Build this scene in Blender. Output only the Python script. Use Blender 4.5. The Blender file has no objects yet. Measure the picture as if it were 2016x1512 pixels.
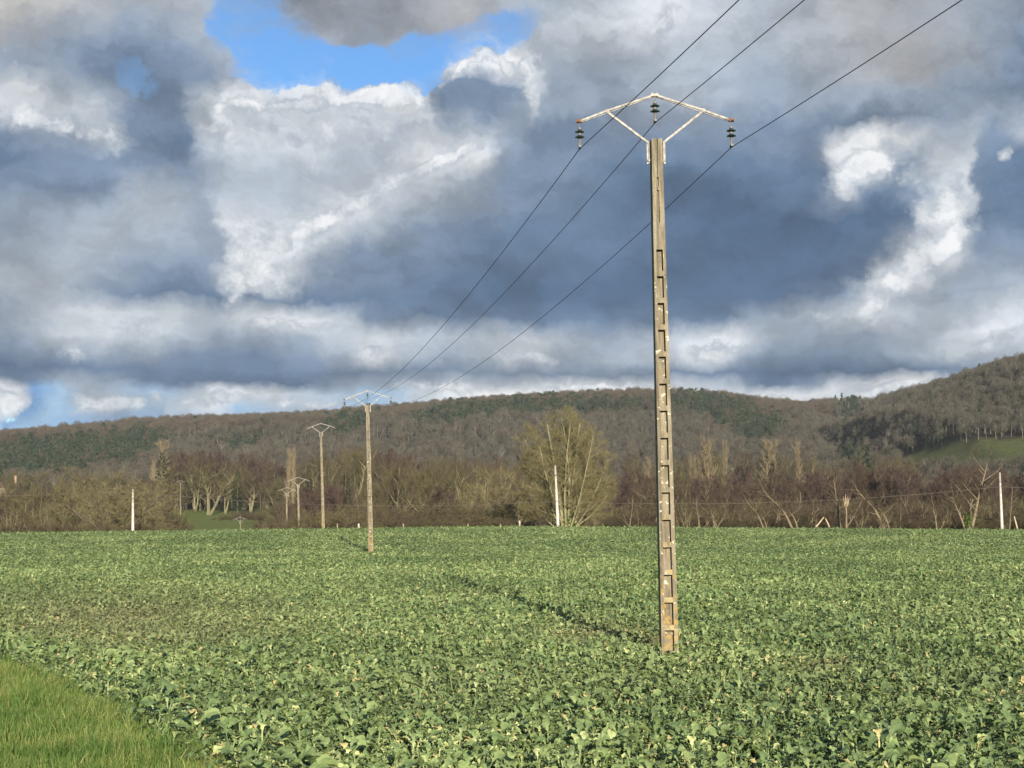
import bpy, math, random
import numpy as np
from mathutils import Vector, Matrix, Euler

R = math.radians
PI = math.pi
scene = bpy.context.scene
COL = scene.collection

# ------------------------------------------------------------------ camera
CAM_Z = 2.77
PITCH = R(4.867)
F = 2912.0            # focal length in photo pixels (photo 2016 x 1512)
cam_d = bpy.data.cameras.new('camera')
cam = bpy.data.objects.new('camera', cam_d)
COL.objects.link(cam)
cam.location = (0, 0, CAM_Z)
cam.rotation_euler = (R(90) + PITCH, 0, 0)
cam_d.sensor_width = 36.0
cam_d.lens = 36.0 * F / 2016.0
cam_d.clip_start = 0.1
cam_d.clip_end = 20000
scene.camera = cam
CP, SP = math.cos(PITCH), math.sin(PITCH)


def ray(px, py):
    a, b = (px - 1008) / F, (756 - py) / F
    return (a, CP - b * SP, SP + b * CP)


def W(px, py, Y):
    """world point on the line of sight of photo pixel (px, py) at distance Y"""
    x, y, z = ray(px, py)
    k = Y / y
    return Vector((x * k, Y, CAM_Z + z * k))


def proj(X, Y, Z):
    """world -> photo pixel (numpy)"""
    dz = Z - CAM_Z
    dep = Y * CP + dz * SP
    up = -Y * SP + dz * CP
    return 1008 + F * X / dep, 756 - F * up / dep


# ------------------------------------------------------------------ exposure, sun
EXPO = 0.55
scene.view_settings.view_transform = 'Standard'
scene.view_settings.look = 'None'
scene.view_settings.gamma = 1.0
scene.view_settings.exposure = EXPO
SUN_AZ = R(170.0)     # clockwise from +Y: behind the camera, a little to the right
SUN_EL = R(16.5)
sun_dir = Vector((math.sin(SUN_AZ) * math.cos(SUN_EL), math.cos(SUN_AZ) * math.cos(SUN_EL), math.sin(SUN_EL)))
sd = bpy.data.lights.new('sun', 'SUN')
sd.energy = 5.0
sd.angle = R(0.5)
sd.color = (1.0, 0.89, 0.74)
so = bpy.data.objects.new('sun', sd)
COL.objects.link(so)
so.rotation_euler = sun_dir.to_track_quat('Z', 'Y').to_euler()
so.location = (20, -60, 60)


# ------------------------------------------------------------------ node helper
def lin(c):
    return tuple(((v / 255.0) / 12.92 if v / 255.0 <= 0.04045 else ((v / 255.0 + 0.055) / 1.055) ** 2.4) for v in c[:3])


class NT:
    def __init__(s, tree):
        s.t = tree
        s.t.nodes.clear()

    def n(s, typ, **kw):
        nd = s.t.nodes.new(typ)
        for k, v in kw.items():
            setattr(nd, k, v)
        return nd

    def put(s, sock, v):
        if v is None:
            return
        if isinstance(v, bpy.types.NodeSocket):
            s.t.links.new(v, sock)
        else:
            if hasattr(sock.default_value, '__len__') and len(sock.default_value) == 4 and len(v) == 3:
                v = tuple(v) + (1.0,)
            sock.default_value = v

    def m(s, op, a, b=None, c=None, clamp=False):
        nd = s.n('ShaderNodeMath', operation=op, use_clamp=clamp)
        s.put(nd.inputs[0], a); s.put(nd.inputs[1], b); s.put(nd.inputs[2], c)
        return nd.outputs[0]

    def mr(s, v, a, b, c=0.0, d=1.0, smooth=True):
        nd = s.n('ShaderNodeMapRange', interpolation_type='SMOOTHSTEP' if smooth else 'LINEAR')
        s.put(nd.inputs[0], v)
        for i, x in enumerate((a, b, c, d)):
            s.put(nd.inputs[1 + i], x)
        return nd.outputs[0]

    def mix(s, f, a, b, bt='MIX'):
        nd = s.n('ShaderNodeMix', data_type='RGBA', blend_type=bt)
        s.put(nd.inputs[0], f); s.put(nd.inputs[6], a); s.put(nd.inputs[7], b)
        return nd.outputs[2]

    def noise(s, vec, scale, detail=4, rough=0.5, dist=0.0, out=0, dim='3D'):
        nd = s.n('ShaderNodeTexNoise', noise_dimensions=dim)
        s.put(nd.inputs['Vector'], vec)
        nd.inputs['Scale'].default_value = scale
        nd.inputs['Detail'].default_value = detail
        nd.inputs['Roughness'].default_value = rough
        nd.inputs['Distortion'].default_value = dist
        return nd.outputs[out]

    def comb(s, x, y, z=0.0):
        nd = s.n('ShaderNodeCombineXYZ')
        s.put(nd.inputs[0], x); s.put(nd.inputs[1], y); s.put(nd.inputs[2], z)
        return nd.outputs[0]

    def sep(s, v):
        nd = s.n('ShaderNodeSeparateXYZ')
        s.put(nd.inputs[0], v)
        return nd.outputs

    def vm(s, op, a, b=None, scale=None, out=0):
        nd = s.n('ShaderNodeVectorMath', operation=op)
        s.put(nd.inputs[0], a); s.put(nd.inputs[1], b)
        if scale is not None:
            s.put(nd.inputs['Scale'], scale)
        return nd.outputs[out]

    def ramp(s, f, stops, interp='LINEAR'):
        nd = s.n('ShaderNodeValToRGB')
        cr = nd.color_ramp
        cr.interpolation = interp
        while len(cr.elements) < len(stops):
            cr.elements.new(0.5)
        for e, (p, c) in zip(cr.elements, stops):
            e.position = p
        for e, (p, c) in zip(cr.elements, stops):
            e.position = p
            e.color = tuple(c[:3]) + (1.0,)
        s.put(nd.inputs[0], f)
        return nd.outputs[0]


# ------------------------------------------------------------------ world: Nishita sky behind broken winter cloud
WSTR = 0.1
world = bpy.data.worlds.new('World')
scene.world = world
world.use_nodes = True
w = NT(world.node_tree)
PAL = {
    'a': (80, 105, 136), 'b': (97, 121, 150), 'c': (121, 141, 166), 'd': (147, 161, 179), 'e': (173, 183, 196),
    'f': (199, 206, 214), 'g': (226, 230, 235), 'h': (250, 251, 253), 'k': (170, 172, 176), 'm': (192, 191, 187),
    'n': (140, 146, 156), 'L': (160, 192, 222), 'B': (112, 160, 212), 'S': (104, 116, 138),
}
CK = 1.0 / (WSTR * 2 ** EXPO)


def cc(ch):
    return tuple(v for v in lin(PAL[ch]))


SKY_ROWS = [
    (-700, "0b 500b 900c 1300b 1700c 2016b"),  # unseen cloud overhead, darkened to weaken the fill light
    (-260, "0d 400c 800d 1100e 1500d 2016c"),
    (0, "0m 200m 330k 400e 470d 600n 760n 900k 1020e 1100e 1250f 1330g 1500e 1700k 1900k 2016d"),
    (60, "0m 150k 250d 330d 400e 520d 640n 780n 900k 1040e 1150f 1280g 1350f 1500e 1700k 2016d"),
    (120, "0k 100d 200c 350c 420d 500e 560e 700d 840e 900g 930h 1000h 1045g 1065e 1150e 1300e 1500e 1800k 1960d 2016c"),
    (170, "0d 110d 200c 350c 420c 450d 520f 600g 640h 760h 840h 860d 880c 990c 1015d 1035g 1055f 1080d 1200d 1350e 1500d 1800k 1960d 2016c"),
    (215, "0f 40g 100e 190e 220d 300c 380c 410e 450g 560f 640f 760f 845g 862d 880c 970c 1020d 1045f 1065d 1200d 1350e 1500d 1800d 2016c"),
    (255, "0g 50f 120f 180f 225e 260c 380c 395e 420f 550f 700f 800e 850f 880e 900e 960e 990d 1060c 1150c 1300d 1500c 1700c 1900d 2016d"),
    (300, "0c 60d 150d 220e 260c 375b 410e 440f 600f 700e 760e 830g 900g 945g 970d 1050c 1200c 1400c 1580c 1610d 1640g 1740h 1790f 1850e 1900e 1950c 2016e"),
    (345, "0b 100c 250c 350c 400d 480e 600e 680e 740f 800f 860f 920e 1000c 1100c 1250b 1500b 1620b 1650f 1700h 1740f 1765c 1800d 1850f 1895f 1915c 2016b"),
    (400, "0c 100c 200c 260e 330e 400d 440e 520e 580e 620f 680g 740f 800e 900d 1000c 1200b 1400a 1600b 1660d 1690d 1730b 1790c 1825e 1860f 1895g 1915c 1960b 2016b"),
    (450, "0d 100d 250e 330e 410d 436g 520f 560f 600g 660f 700e 780d 900c 1000b 1200b 1400a 1600a 1770a 1800e 1840g 1885f 1905b 2016b"),
    (500, "0d 200e 380d 418d 436g 520g 570g 605f 635d 700c 850c 1000b 1150b 1400a 1650a 1740b 1775e 1830g 1860h 1885e 1920c 2016c"),
    (555, "0e 150e 230d 290c 400c 420e 440g 500g 545f 580d 700c 850b 1000a 1300a 1600a 1700b 1725g 1790g 1820e 1900d 2016d"),
    (590, "0e 120e 175d 220c 300b 420b 520c 600b 750b 850b 1000a 1300a 1560a 1640c 1700f 1725g 1750e 1900d 2016e"),
    (630, "0d 100e 160f 240f 320f 400e 460f 540g 620g 660f 700e 740c 850b 1000b 1200b 1400b 1500d 1600e 1680f 1710g 1735f 1800e 1920e 1980f 2016f"),
    (670, "0d 80e 130f 250f 310f 350e 450d 600d 660e 710f 760f 830e 900e 980e 1060f 1130e 1200d 1310e 1360f 1420g 1480e 1550d 1700d 1850e 1900f 1960g 2016f"),
    (705, "0c 150d 280d 350c 500b 620c 680e 740g 800e 880d 950e 1000f 1060f 1100d 1300e 1350g 1400f 1440d 1500c 1700c 1850e 1900f 1960e 2016e"),
    (735, "0a 200b 400b 600b 800c 1000c 1200c 1400b 1500a 1700a 1850b 2016d"),
    (755, "0b 60b 120d 200d 260b 420a 600a 680d 800d 900e 1000e 1150g 1280f 1400e 1480a 1560b 1660e 1750g 1830h 1860c 2016c"),
    (775, "0g 25f 50B 100L 180e 300L 400e 430g 560f 700L 830f 950h 1200h 1300g 1420f 1500g 1600g 1700f 1800g 1900e 2016e"),
    (805, "0h 22h 40B 80L 150L 200f 300L 370f 420g 480L 600e 700L 900g 2016g"),
    (845, "0L 15B 60L 200B 400L 2016L"),
    (1010, "0L 700f 1400L 2016f"),
]


def sky_uv(px, py):
    x, y, z = ray(px, py)
    l = math.sqrt(x * x + y * y + z * z)
    return math.atan2(x, y) * 2.912, math.asin(z / l) * 2.912


tc = w.n('ShaderNodeTexCoord')
dx, dy, dz = w.sep(w.vm('NORMALIZE', tc.outputs['Generated']))
U = w.m('MULTIPLY', w.m('ARCTAN2', dx, dy), 2.912)
V = w.m('MULTIPLY', w.m('ARCSINE', dz), 2.912)
uv = w.comb(U, V, 0.3)
wn1 = w.vm('SUBTRACT', w.noise(uv, 3.2, 5, 0.55, out=1), (0.5, 0.5, 0.5))
wn2 = w.vm('SUBTRACT', w.noise(uv, 16.0, 8, 0.62, out=1), (0.5, 0.5, 0.5))
# more billow in the upper sky, flatter layers near the horizon
lay = w.mr(V, 0.15, 0.6, 0.42, 1.0)
wsum = w.vm('ADD', w.vm('MULTIPLY', wn1, (0.15, 0.075, 0)), w.vm('MULTIPLY', wn2, (0.105, 0.085, 0)))
wU, wV, _ = w.sep(wsum)
Uw = w.m('ADD', U, wU)
Vw = w.m('ADD', V, w.m('MULTIPLY', wV, lay))
fac = w.m('MULTIPLY_ADD', Uw, 1 / 2.2, 0.5)
rows = []
for py, spec in SKY_ROWS:
    st = []
    for tok in spec.split():
        px = float(tok[:-1])
        u, v = sky_uv(px, max(py, -250))
        st.append(((u + 1.1) / 2.2, cc(tok[-1])))
    if py >= -250:
        v = sky_uv(1008, py)[1]
    else:
        v = 1.35 + (-py - 250) * 0.0022
    rows.append((v, w.ramp(fac, st)))
col = rows[0][1]
for i in range(1, len(rows)):
    va, vb = rows[i - 1][0], rows[i][0]
    col = w.mix(w.mr(Vw, va, vb, 0.0, 1.0, smooth=False), col, rows[i][1])
# large cloud texture for the part of the sky outside the photograph
gen = w.ramp(w.noise(uv, 1.6, 8, 0.58), [(0.3, cc('a')), (0.45, cc('b')), (0.57, cc('c')), (0.7, cc('e'))])  # unseen clouds kept dark so less fill light reaches the ground
outm = w.m('MAXIMUM', w.mr(w.m('ABSOLUTE', U), 1.15, 1.6), w.mr(V, 1.1, 1.9))
col = w.mix(outm, col, gen)
# fine cloud relief
rel = w.noise(w.comb(Uw, w.m('MULTIPLY', Vw, 1.5), 1.7), 9.0, 9, 0.6)
rel2 = w.noise(w.comb(Uw, w.m('MULTIPLY', Vw, 2.0), 5.7), 3.5, 6, 0.6)
relf = w.m('ADD', w.mr(rel, 0.3, 0.7, -0.15, 0.17), w.mr(rel2, 0.3, 0.7, -0.16, 0.16))
col = w.vm('SCALE', col, scale=w.m('ADD', relf, 1.0))
col = w.vm('SCALE', col, scale=CK)
# blue opening
skyn = w.n('ShaderNodeTexSky', sky_type='NISHITA', sun_disc=False)
skyn.sun_elevation = SUN_EL
skyn.sun_rotation = SUN_AZ
skyn.air_density = 1.0
skyn.dust_density = 0.3
skyn.ozone_density = 2.0
blue = w.mix(1.0, skyn.outputs[0], (0.58, 0.84, 1.12), 'MULTIPLY')
HOLES = [(480, 20, 75, 70, 0, 1.2), (540, 112, 85, 72, 0, 1.1), (640, 130, 140, 44, -4, 1.3), (740, 125, 110, 36, 0, 1.2),
         (820, 140, 60, 55, -40, 1.3), (880, 92, 120, 38, 12, 1.2), (985, 65, 80, 42, 20, 1.2), (15, 815, 30, 22, 0, .5), (60, 790, 40, 18, 0, .35)]


def blob_sum(items, wf, lo=0.35, hi=1.35):
    tot = None
    bu = w.m('MULTIPLY_ADD', wU, wf, U)
    bv = w.m('MULTIPLY_ADD', wV, wf, V)
    vec = w.comb(bu, bv, 0.0)
    for (px, py, rx, ry, rot, amp) in items:
        u, v = sky_uv(px, py)
        mp = w.n('ShaderNodeMapping', vector_type='TEXTURE')
        w.put(mp.inputs[0], vec)
        mp.inputs['Location'].default_value = (u, v, 0)
        mp.inputs['Rotation'].default_value = (0, 0, R(rot))
        mp.inputs['Scale'].default_value = (rx / 1000, ry / 1000, 1)
        g = w.mr(w.vm('LENGTH', mp.outputs[0], out=1), lo, hi, amp, 0.0)
        tot = g if tot is None else w.m('ADD', tot, g)
    return tot


fine = w.noise(uv, 26.0, 8, 0.66)
finev = w.mr(fine, 0.3, 0.7, -0.22, 0.22)
hs = w.m('ADD', blob_sum(HOLES, 0.6), finev)
soft = w.mr(w.m('MULTIPLY_ADD', U, -0.10, V), 0.80, 0.93, 0.08, 0.42)
hole = w.mr(hs, w.m('SUBTRACT', 0.50, soft), w.m('ADD', 0.50, soft))
veil = w.mr(w.noise(w.comb(Uw, w.m('MULTIPLY', Vw, 1.6), 3.3), 5.0, 8, 0.62), 0.42, 0.70, 1.0, 0.42)
hole = w.m('MULTIPLY', w.m('MULTIPLY', hole, veil), w.mr(V, 0.9, 1.6, 1.0, 0.4))
thin = w.mr(blob_sum([(265, 140, 60, 34, -35, 1.0), (300, 165, 55, 30, 20, .8)], 1.3), 0.1, 1.3, 0.0, 0.30)
hole = w.m('MAXIMUM', hole, thin)
col = w.mix(hole, col, blue)
# sunlit cumulus: ragged bright heads and streaks in front of the grey
WHITES = [(700, 182, 75, 17, 4, 1.1), (775, 184, 62, 20, 0, 1.2), (655, 168, 18, 14, 30, .9), (830, 206, 30, 12, -30, .9), (600, 204, 60, 10, 8, .8), (480, 212, 60, 10, 5, .7),
          (900, 150, 34, 14, 50, .9), (935, 118, 44, 15, 20, 1.1), (990, 132, 30, 15, -35, 1.1), (1030, 150, 16, 60, -10, 1.0), (1050, 190, 14, 50, 0, .6),
          (560, 250, 130, 60, 0, .55), (740, 250, 100, 60, 0, .5), (440, 260, 40, 50, 0, .6),
          (890, 300, 65, 18, 22, 1.1), (800, 345, 80, 20, 25, .8), (690, 400, 70, 22, 30, .85), (600, 445, 70, 26, 32, 1.0), (500, 490, 70, 60, 0, .9), (530, 555, 90, 28, 10, .75), (445, 540, 26, 60, 0, .7),
          (30, 225, 60, 24, 0, .9), (120, 255, 80, 22, -5, .75), (215, 280, 30, 40, 0, .6),
          (1680, 325, 55, 22, 10, 1.2), (1725, 325, 40, 26, 0, 1.1), (1665, 370, 34, 32, 0, 1.0), (1790, 350, 26, 30, 0, .7), (1825, 425, 46, 44, 0, .85), (1868, 400, 30, 60, 0, .8), (1862, 475, 42, 22, 25, 1.15),
          (1800, 500, 44, 34, 20, .95), (1752, 550, 40, 26, 35, 1.0), (1712, 610, 24, 44, 0, 1.0), (1650, 620, 60, 14, 5, .6),
          (560, 636, 110, 14, 2, .9), (260, 655, 100, 26, 0, .6), (160, 690, 50, 30, 0, .5), (725, 702, 46, 20, 0, .9), (1395, 690, 70, 17, 14, 1.0), (1060, 700, 50, 16, 0, .7),
          (1960, 665, 75, 22, 22, .9), (1310, 45, 70, 34, 10, .8), (10, 795, 30, 26, 0, 1.2), (230, 790, 120, 20, 6, .8), (440, 788, 80, 16, 10, 1.0), (600, 790, 70, 12, 0, .7), (1180, 757, 150, 10, 0, 1.0),
          (860, 766, 110, 12, 0, 1.0), (1500, 772, 60, 9, 0, .8), (1770, 762, 110, 16, 8, 1.1), (1980, 310, 24, 14, 40, .7)]
ws = w.m('ADD', blob_sum(WHITES, 0.75, 0.15, 1.5), w.m('MULTIPLY', finev, 1.25))
bil = w.noise(w.comb(Uw, w.m('MULTIPLY', Vw, 1.3), 8.1), 20.0, 6, 0.6)
wm = w.mr(ws, 0.22, 0.80)
wcol = w.ramp(w.m('ADD', w.m('MULTIPLY', w.mr(bil, 0.3, 0.7), 0.5), w.m('MULTIPLY', w.mr(ws, 0.4, 1.3), 0.5)),
              [(0.15, cc('e')), (0.4, cc('f')), (0.65, cc('g')), (0.9, cc('h'))])
wcol = w.vm('SCALE', wcol, scale=CK)
wcol = w.mix(w.mr(V, 0.9, 1.4), wcol, col)
col = w.mix(w.m('MULTIPLY', wm, 0.85), col, wcol)
bg = w.n('ShaderNodeBackground')
w.put(bg.inputs[0], col)
bg.inputs[1].default_value = WSTR
wo = w.n('ShaderNodeOutputWorld')
w.t.links.new(bg.outputs[0], wo.inputs[0])
#@@WORLD_END


# ------------------------------------------------------------------ object helpers
def tag(o, label=None, cat=None, group=None, kind=None):
    if label: o['label'] = label
    if cat: o['category'] = cat
    if group: o['group'] = group
    if kind: o['kind'] = kind
    return o


def empty(name, loc=(0, 0, 0), rz=0.0):
    o = bpy.data.objects.new(name, None)
    o.empty_display_size = 0.3
    o.location = loc
    o.rotation_euler = (0, 0, rz)
    COL.objects.link(o)
    return o


def mk(name, me, mat=None, parent=None, loc=None, link=True):
    o = bpy.data.objects.new(name, me)
    if mat is not None and len(me.materials) == 0:
        me.materials.append(mat)
    if link:
        COL.objects.link(o)
    if parent is not None:
        o.parent = parent
    if loc is not None:
        o.location = loc
    return o


def copy_tree(o, parent=None):
    c = o.copy()
    COL.objects.link(c)
    c.parent = parent
    for ch in o.children:
        copy_tree(ch, c)
    return c


class MB:
    """mesh collector (verts / faces / optional per-vertex attributes)"""
    def __init__(s):
        s.v = []; s.f = []; s.a = {}

    def add(s, vs, fs, **at):
        b = len(s.v)
        s.v.extend([tuple(p) for p in vs])
        s.f.extend([tuple(i + b for i in f) for f in fs])
        for k, val in at.items():
            s.a.setdefault(k, [])
            s.a[k].extend(val if hasattr(val, '__len__') else [val] * len(vs))
        return b

    def box(s, c, sz, rot=None, **at):
        hx, hy, hz = sz[0] / 2, sz[1] / 2, sz[2] / 2
        vs = [Vector((x, y, z)) for x in (-hx, hx) for y in (-hy, hy) for z in (-hz, hz)]
        if rot is not None:
            vs = [rot @ p for p in vs]
        vs = [p + Vector(c) for p in vs]
        s.add(vs, [(0, 1, 3, 2), (4, 6, 7, 5), (0, 4, 5, 1), (2, 3, 7, 6), (0, 2, 6, 4), (1, 5, 7, 3)], **at)

    def bar(s, a, b, wx, wy, up=Vector((0, 1, 0))):
        a, b = Vector(a), Vector(b)
        d = (b - a)
        L = d.length
        z = d / L
        x = up.cross(z).normalized()
        y = z.cross(x)
        m = Matrix((x, y, z)).transposed()
        s.box((a + b) / 2, (wx, wy, L), m)

    def tube(s, pts, rad, k=6, cap=True):
        pts = [Vector(p) for p in pts]
        n = len(pts)
        vs = []
        ref = Vector((0.13, 0.94, 0.31)).normalized()
        for i, p in enumerate(pts):
            d = (pts[min(i + 1, n - 1)] - pts[max(i - 1, 0)]).normalized()
            x = d.cross(ref)
            if x.length < 1e-3:
                x = d.cross(Vector((1, 0, 0)))
            x.normalize()
            y = d.cross(x)
            r = rad[i] if hasattr(rad, '__len__') else rad
            for j in range(k):
                t = 2 * PI * j / k
                vs.append(p + (x * math.cos(t) + y * math.sin(t)) * r)
        fs = [(i * k + j, i * k + (j + 1) % k, (i + 1) * k + (j + 1) % k, (i + 1) * k + j) for i in range(n - 1) for j in range(k)]
        if cap:
            fs.append(tuple(range(k)))
            fs.append(tuple((n - 1) * k + j for j in reversed(range(k))))
        s.add(vs, fs)

    def lathe(s, prof, k=12, c=(0, 0, 0)):
        vs = []
        for r, z in prof:
            for j in range(k):
                t = 2 * PI * j / k
                vs.append((c[0] + r * math.cos(t), c[1] + r * math.sin(t), c[2] + z))
        n = len(prof)
        fs = [(i * k + j, i * k + (j + 1) % k, (i + 1) * k + (j + 1) % k, (i + 1) * k + j) for i in range(n - 1) for j in range(k)]
        fs.append(tuple(reversed(range(k)))); fs.append(tuple((n - 1) * k + j for j in range(k)))
        s.add(vs, fs)

    def mesh(s, name, mat=None, smooth=False):
        me = bpy.data.meshes.new(name)
        me.from_pydata(s.v, [], s.f)
        for k, val in s.a.items():
            if len(val) == len(s.v):
                at = me.attributes.new(k, 'FLOAT', 'POINT')
                at.data.foreach_set('value', np.asarray(val, dtype=np.float32))
        if mat is not None:
            me.materials.append(mat)
        if smooth:
            me.polygons.foreach_set('use_smooth', [True] * len(me.polygons))
        me.update()
        return me

    def build(s, name, mat, parent=None, smooth=False):
        return mk(name, s.mesh(name, mat, smooth), None, parent)


# ------------------------------------------------------------------ materials
def principled(t, color, rough=0.8, spec=0.3, bump=None, bump_d=0.02, bump_s=0.5, metal=0.0, trans=None):
    p = t.n('ShaderNodeBsdfPrincipled')
    t.put(p.inputs['Base Color'], color)
    t.put(p.inputs['Roughness'], rough)
    p.inputs['Specular IOR Level'].default_value = spec
    p.inputs['Metallic'].default_value = metal
    if bump is not None:
        b = t.n('ShaderNodeBump')
        b.inputs['Strength'].default_value = bump_s
        b.inputs['Distance'].default_value = bump_d
        t.put(b.inputs['Height'], bump)
        t.t.links.new(b.outputs[0], p.inputs['Normal'])
    out = t.n('ShaderNodeOutputMaterial')
    if trans is not None:
        tr = t.n('ShaderNodeBsdfTranslucent')
        t.put(tr.inputs[0], trans[1])
        mx = t.n('ShaderNodeMixShader')
        mx.inputs[0].default_value = trans[0]
        t.t.links.new(p.outputs[0], mx.inputs[1])
        t.t.links.new(tr.outputs[0], mx.inputs[2])
        t.t.links.new(mx.outputs[0], out.inputs[0])
    else:
        t.t.links.new(p.outputs[0], out.inputs[0])
    return p


def newmat(name):
    m = bpy.data.materials.new(name)
    m.use_nodes = True
    return m, NT(m.node_tree)


def attr(t, name, typ='GEOMETRY', out='Fac'):
    a = t.n('ShaderNodeAttribute', attribute_type=typ)
    a.attribute_name = name
    return a.outputs[out]


def twig_mat(name, c1, c2, var=0.35, rough=0.85):
    """bare twigs or bark: two colours of the kind, varied from tree to tree and along the tree"""
    m, t = newmat(name)
    oi = t.n('ShaderNodeObjectInfo')
    co = t.n('ShaderNodeTexCoord').outputs['Object']
    nz = t.noise(co, 0.9, 3, 0.6)
    f = t.m('ADD', t.m('MULTIPLY', oi.outputs['Random'], 0.6), t.m('MULTIPLY', t.mr(nz, 0.3, 0.7), 0.4))
    c = t.mix(f, c1, c2)
    fine = t.noise(co, 14.0, 2, 0.6)
    c = t.vm('SCALE', c, scale=t.mr(fine, 0.25, 0.75, 1 - var, 1 + var))
    principled(t, c, rough, 0.2)
    return m


def simple_noise_mat(name, c1, c2, scale=4.0, rough=0.8, spec=0.3, bump_d=0.01, metal=0.0, lo=0.35, hi=0.65):
    m, t = newmat(name)
    co = t.n('ShaderNodeTexCoord').outputs['Object']
    nz = t.noise(co, scale, 6, 0.6)
    principled(t, t.mix(t.mr(nz, lo, hi), c1, c2), rough, spec, nz, bump_d, 0.5, metal)
    return m


M = {}
# concrete of the power poles: beige, streaked, white lichen discs, yellow lichen on ledges and foot
m, t = newmat('pole_concrete'); M['concrete'] = m
co = t.n('ShaderNodeTexCoord').outputs['Object']
x, y, z = t.sep(co)
n1 = t.noise(t.comb(t.m('MULTIPLY', x, 9), t.m('MULTIPLY', y, 9), t.m('MULTIPLY', z, 1.2)), 1.0, 6, 0.65)
n2 = t.noise(co, 30.0, 4, 0.7)
n0 = t.noise(t.comb(t.m('MULTIPLY', x, 22), t.m('MULTIPLY', y, 22), t.m('MULTIPLY', z, 0.9)), 1.0, 5, 0.7)
c = t.mix(t.mr(n1, 0.32, 0.66), (0.155, 0.134, 0.093), (0.34, 0.305, 0.222))
c = t.mix(t.m('MULTIPLY', t.mr(n2, 0.4, 0.7), 0.5), c, (0.17, 0.145, 0.10))
c = t.mix(t.m('MULTIPLY', t.mr(n0, 0.50, 0.66), 0.65), c, (0.085, 0.072, 0.052))
n3 = t.noise(co, 11.0, 2, 0.5)
c = t.mix(t.m('MULTIPLY', t.mr(t.m('ADD', n3, t.m('MULTIPLY', n2, 0.15)), 0.73, 0.76), t.mr(z, 6.0, 8.0, 1.0, 0.15)), c, (0.62, 0.58, 0.44))
n4 = t.noise(co, 7.5, 4, 0.6)
yl = t.m('MULTIPLY', t.mr(n4, 0.46, 0.60), t.mr(z, 0.5, 2.6, 0.75, 0.05))
c = t.mix(yl, c, (0.42, 0.29, 0.09))
led = attr(t, 'ledge')
c = t.mix(t.m('MULTIPLY', led, t.m('MULTIPLY', t.mr(n4, 0.35, 0.55), t.mr(z, 1.0, 3.6, 0.75, 0.10))), c, (0.46, 0.37, 0.18))
principled(t, c, 0.9, 0.2, t.m('ADD', n2, n1), 0.012, 0.6)

M['galv'] = simple_noise_mat('weathered_galvanised_steel', (0.24, 0.225, 0.195), (0.52, 0.50, 0.45), 9.0, 0.6, 0.4, 0.002)
M['fitting'] = simple_noise_mat('grey_fitting', (0.13, 0.12, 0.11), (0.26, 0.24, 0.21), 20.0, 0.6, 0.4, 0.0)
M['rust'] = simple_noise_mat('rusted_steel', (0.12, 0.055, 0.035), (0.26, 0.15, 0.11), 20.0, 0.8, 0.2, 0.002)
m, t = newmat('dark_green_glass'); M['glass'] = m
principled(t, (0.010, 0.035, 0.030), 0.12, 0.6)
M['wire'] = simple_noise_mat('dark_aluminium_conductor', (0.04, 0.05, 0.065), (0.07, 0.085, 0.105), 30.0, 0.6, 0.3, 0.0)
M['whitepole'] = simple_noise_mat('bleached_pale_post', (0.50, 0.46, 0.40), (0.70, 0.66, 0.60), 3.0, 0.8, 0.2, 0.004)
M['stake'] = simple_noise_mat('fresh_cut_stake', (0.40, 0.30, 0.19), (0.62, 0.52, 0.38), 5.0, 0.8, 0.2, 0.004)
M['oldpost'] = simple_noise_mat('weathered_fence_post', (0.22, 0.18, 0.12), (0.42, 0.36, 0.25), 6.0, 0.85, 0.2, 0.004)
M['darkmetal'] = simple_noise_mat('dark_bracket', (0.05, 0.05, 0.05), (0.1, 0.09, 0.08), 10.0, 0.6, 0.4, 0.0)

# leaves of the crop
m, t = newmat('rape_leaf'); M['leaf'] = m
tint = attr(t, 'tint')
rib = attr(t, 'rib')
dead = attr(t, 'dead')
oi = t.n('ShaderNodeObjectInfo')
geo_p = t.n('ShaderNodeNewGeometry').outputs['Position']
big = t.noise(geo_p, 0.11, 4, 0.6)
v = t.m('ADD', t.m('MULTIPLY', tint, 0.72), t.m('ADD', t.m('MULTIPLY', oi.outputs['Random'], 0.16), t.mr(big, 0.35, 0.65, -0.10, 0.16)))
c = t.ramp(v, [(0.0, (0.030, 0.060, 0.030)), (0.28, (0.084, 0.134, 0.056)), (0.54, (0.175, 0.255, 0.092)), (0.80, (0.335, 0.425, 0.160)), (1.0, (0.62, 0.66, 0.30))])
c = t.mix(t.m('MULTIPLY', rib, 0.55), c, (0.24, 0.33, 0.15))
c = t.mix(t.mr(attr(t, 'hue', 'INSTANCER'), 0.0, 1.0, 0.0, 0.75, smooth=False), c, (0.25, 0.215, 0.115))
dc = t.ramp(t.m('FRACT', t.m('MULTIPLY', dead, 7.0)), [(0.0, (0.60, 0.56, 0.17)), (0.5, (0.58, 0.52, 0.22)), (0.85, (0.50, 0.38, 0.20)), (1.0, (0.66, 0.62, 0.38))])
c = t.mix(t.m('GREATER_THAN', dead, 0.5), c, dc)
c = t.mix(t.m('MULTIPLY', t.mr(t.noise(geo_p, 28.0, 3, 0.6), 0.5, 0.72), 0.3), c, (0.30, 0.34, 0.12))
principled(t, c, 0.48, 0.38, trans=(0.14, t.vm('SCALE', c, scale=1.2)))

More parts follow.
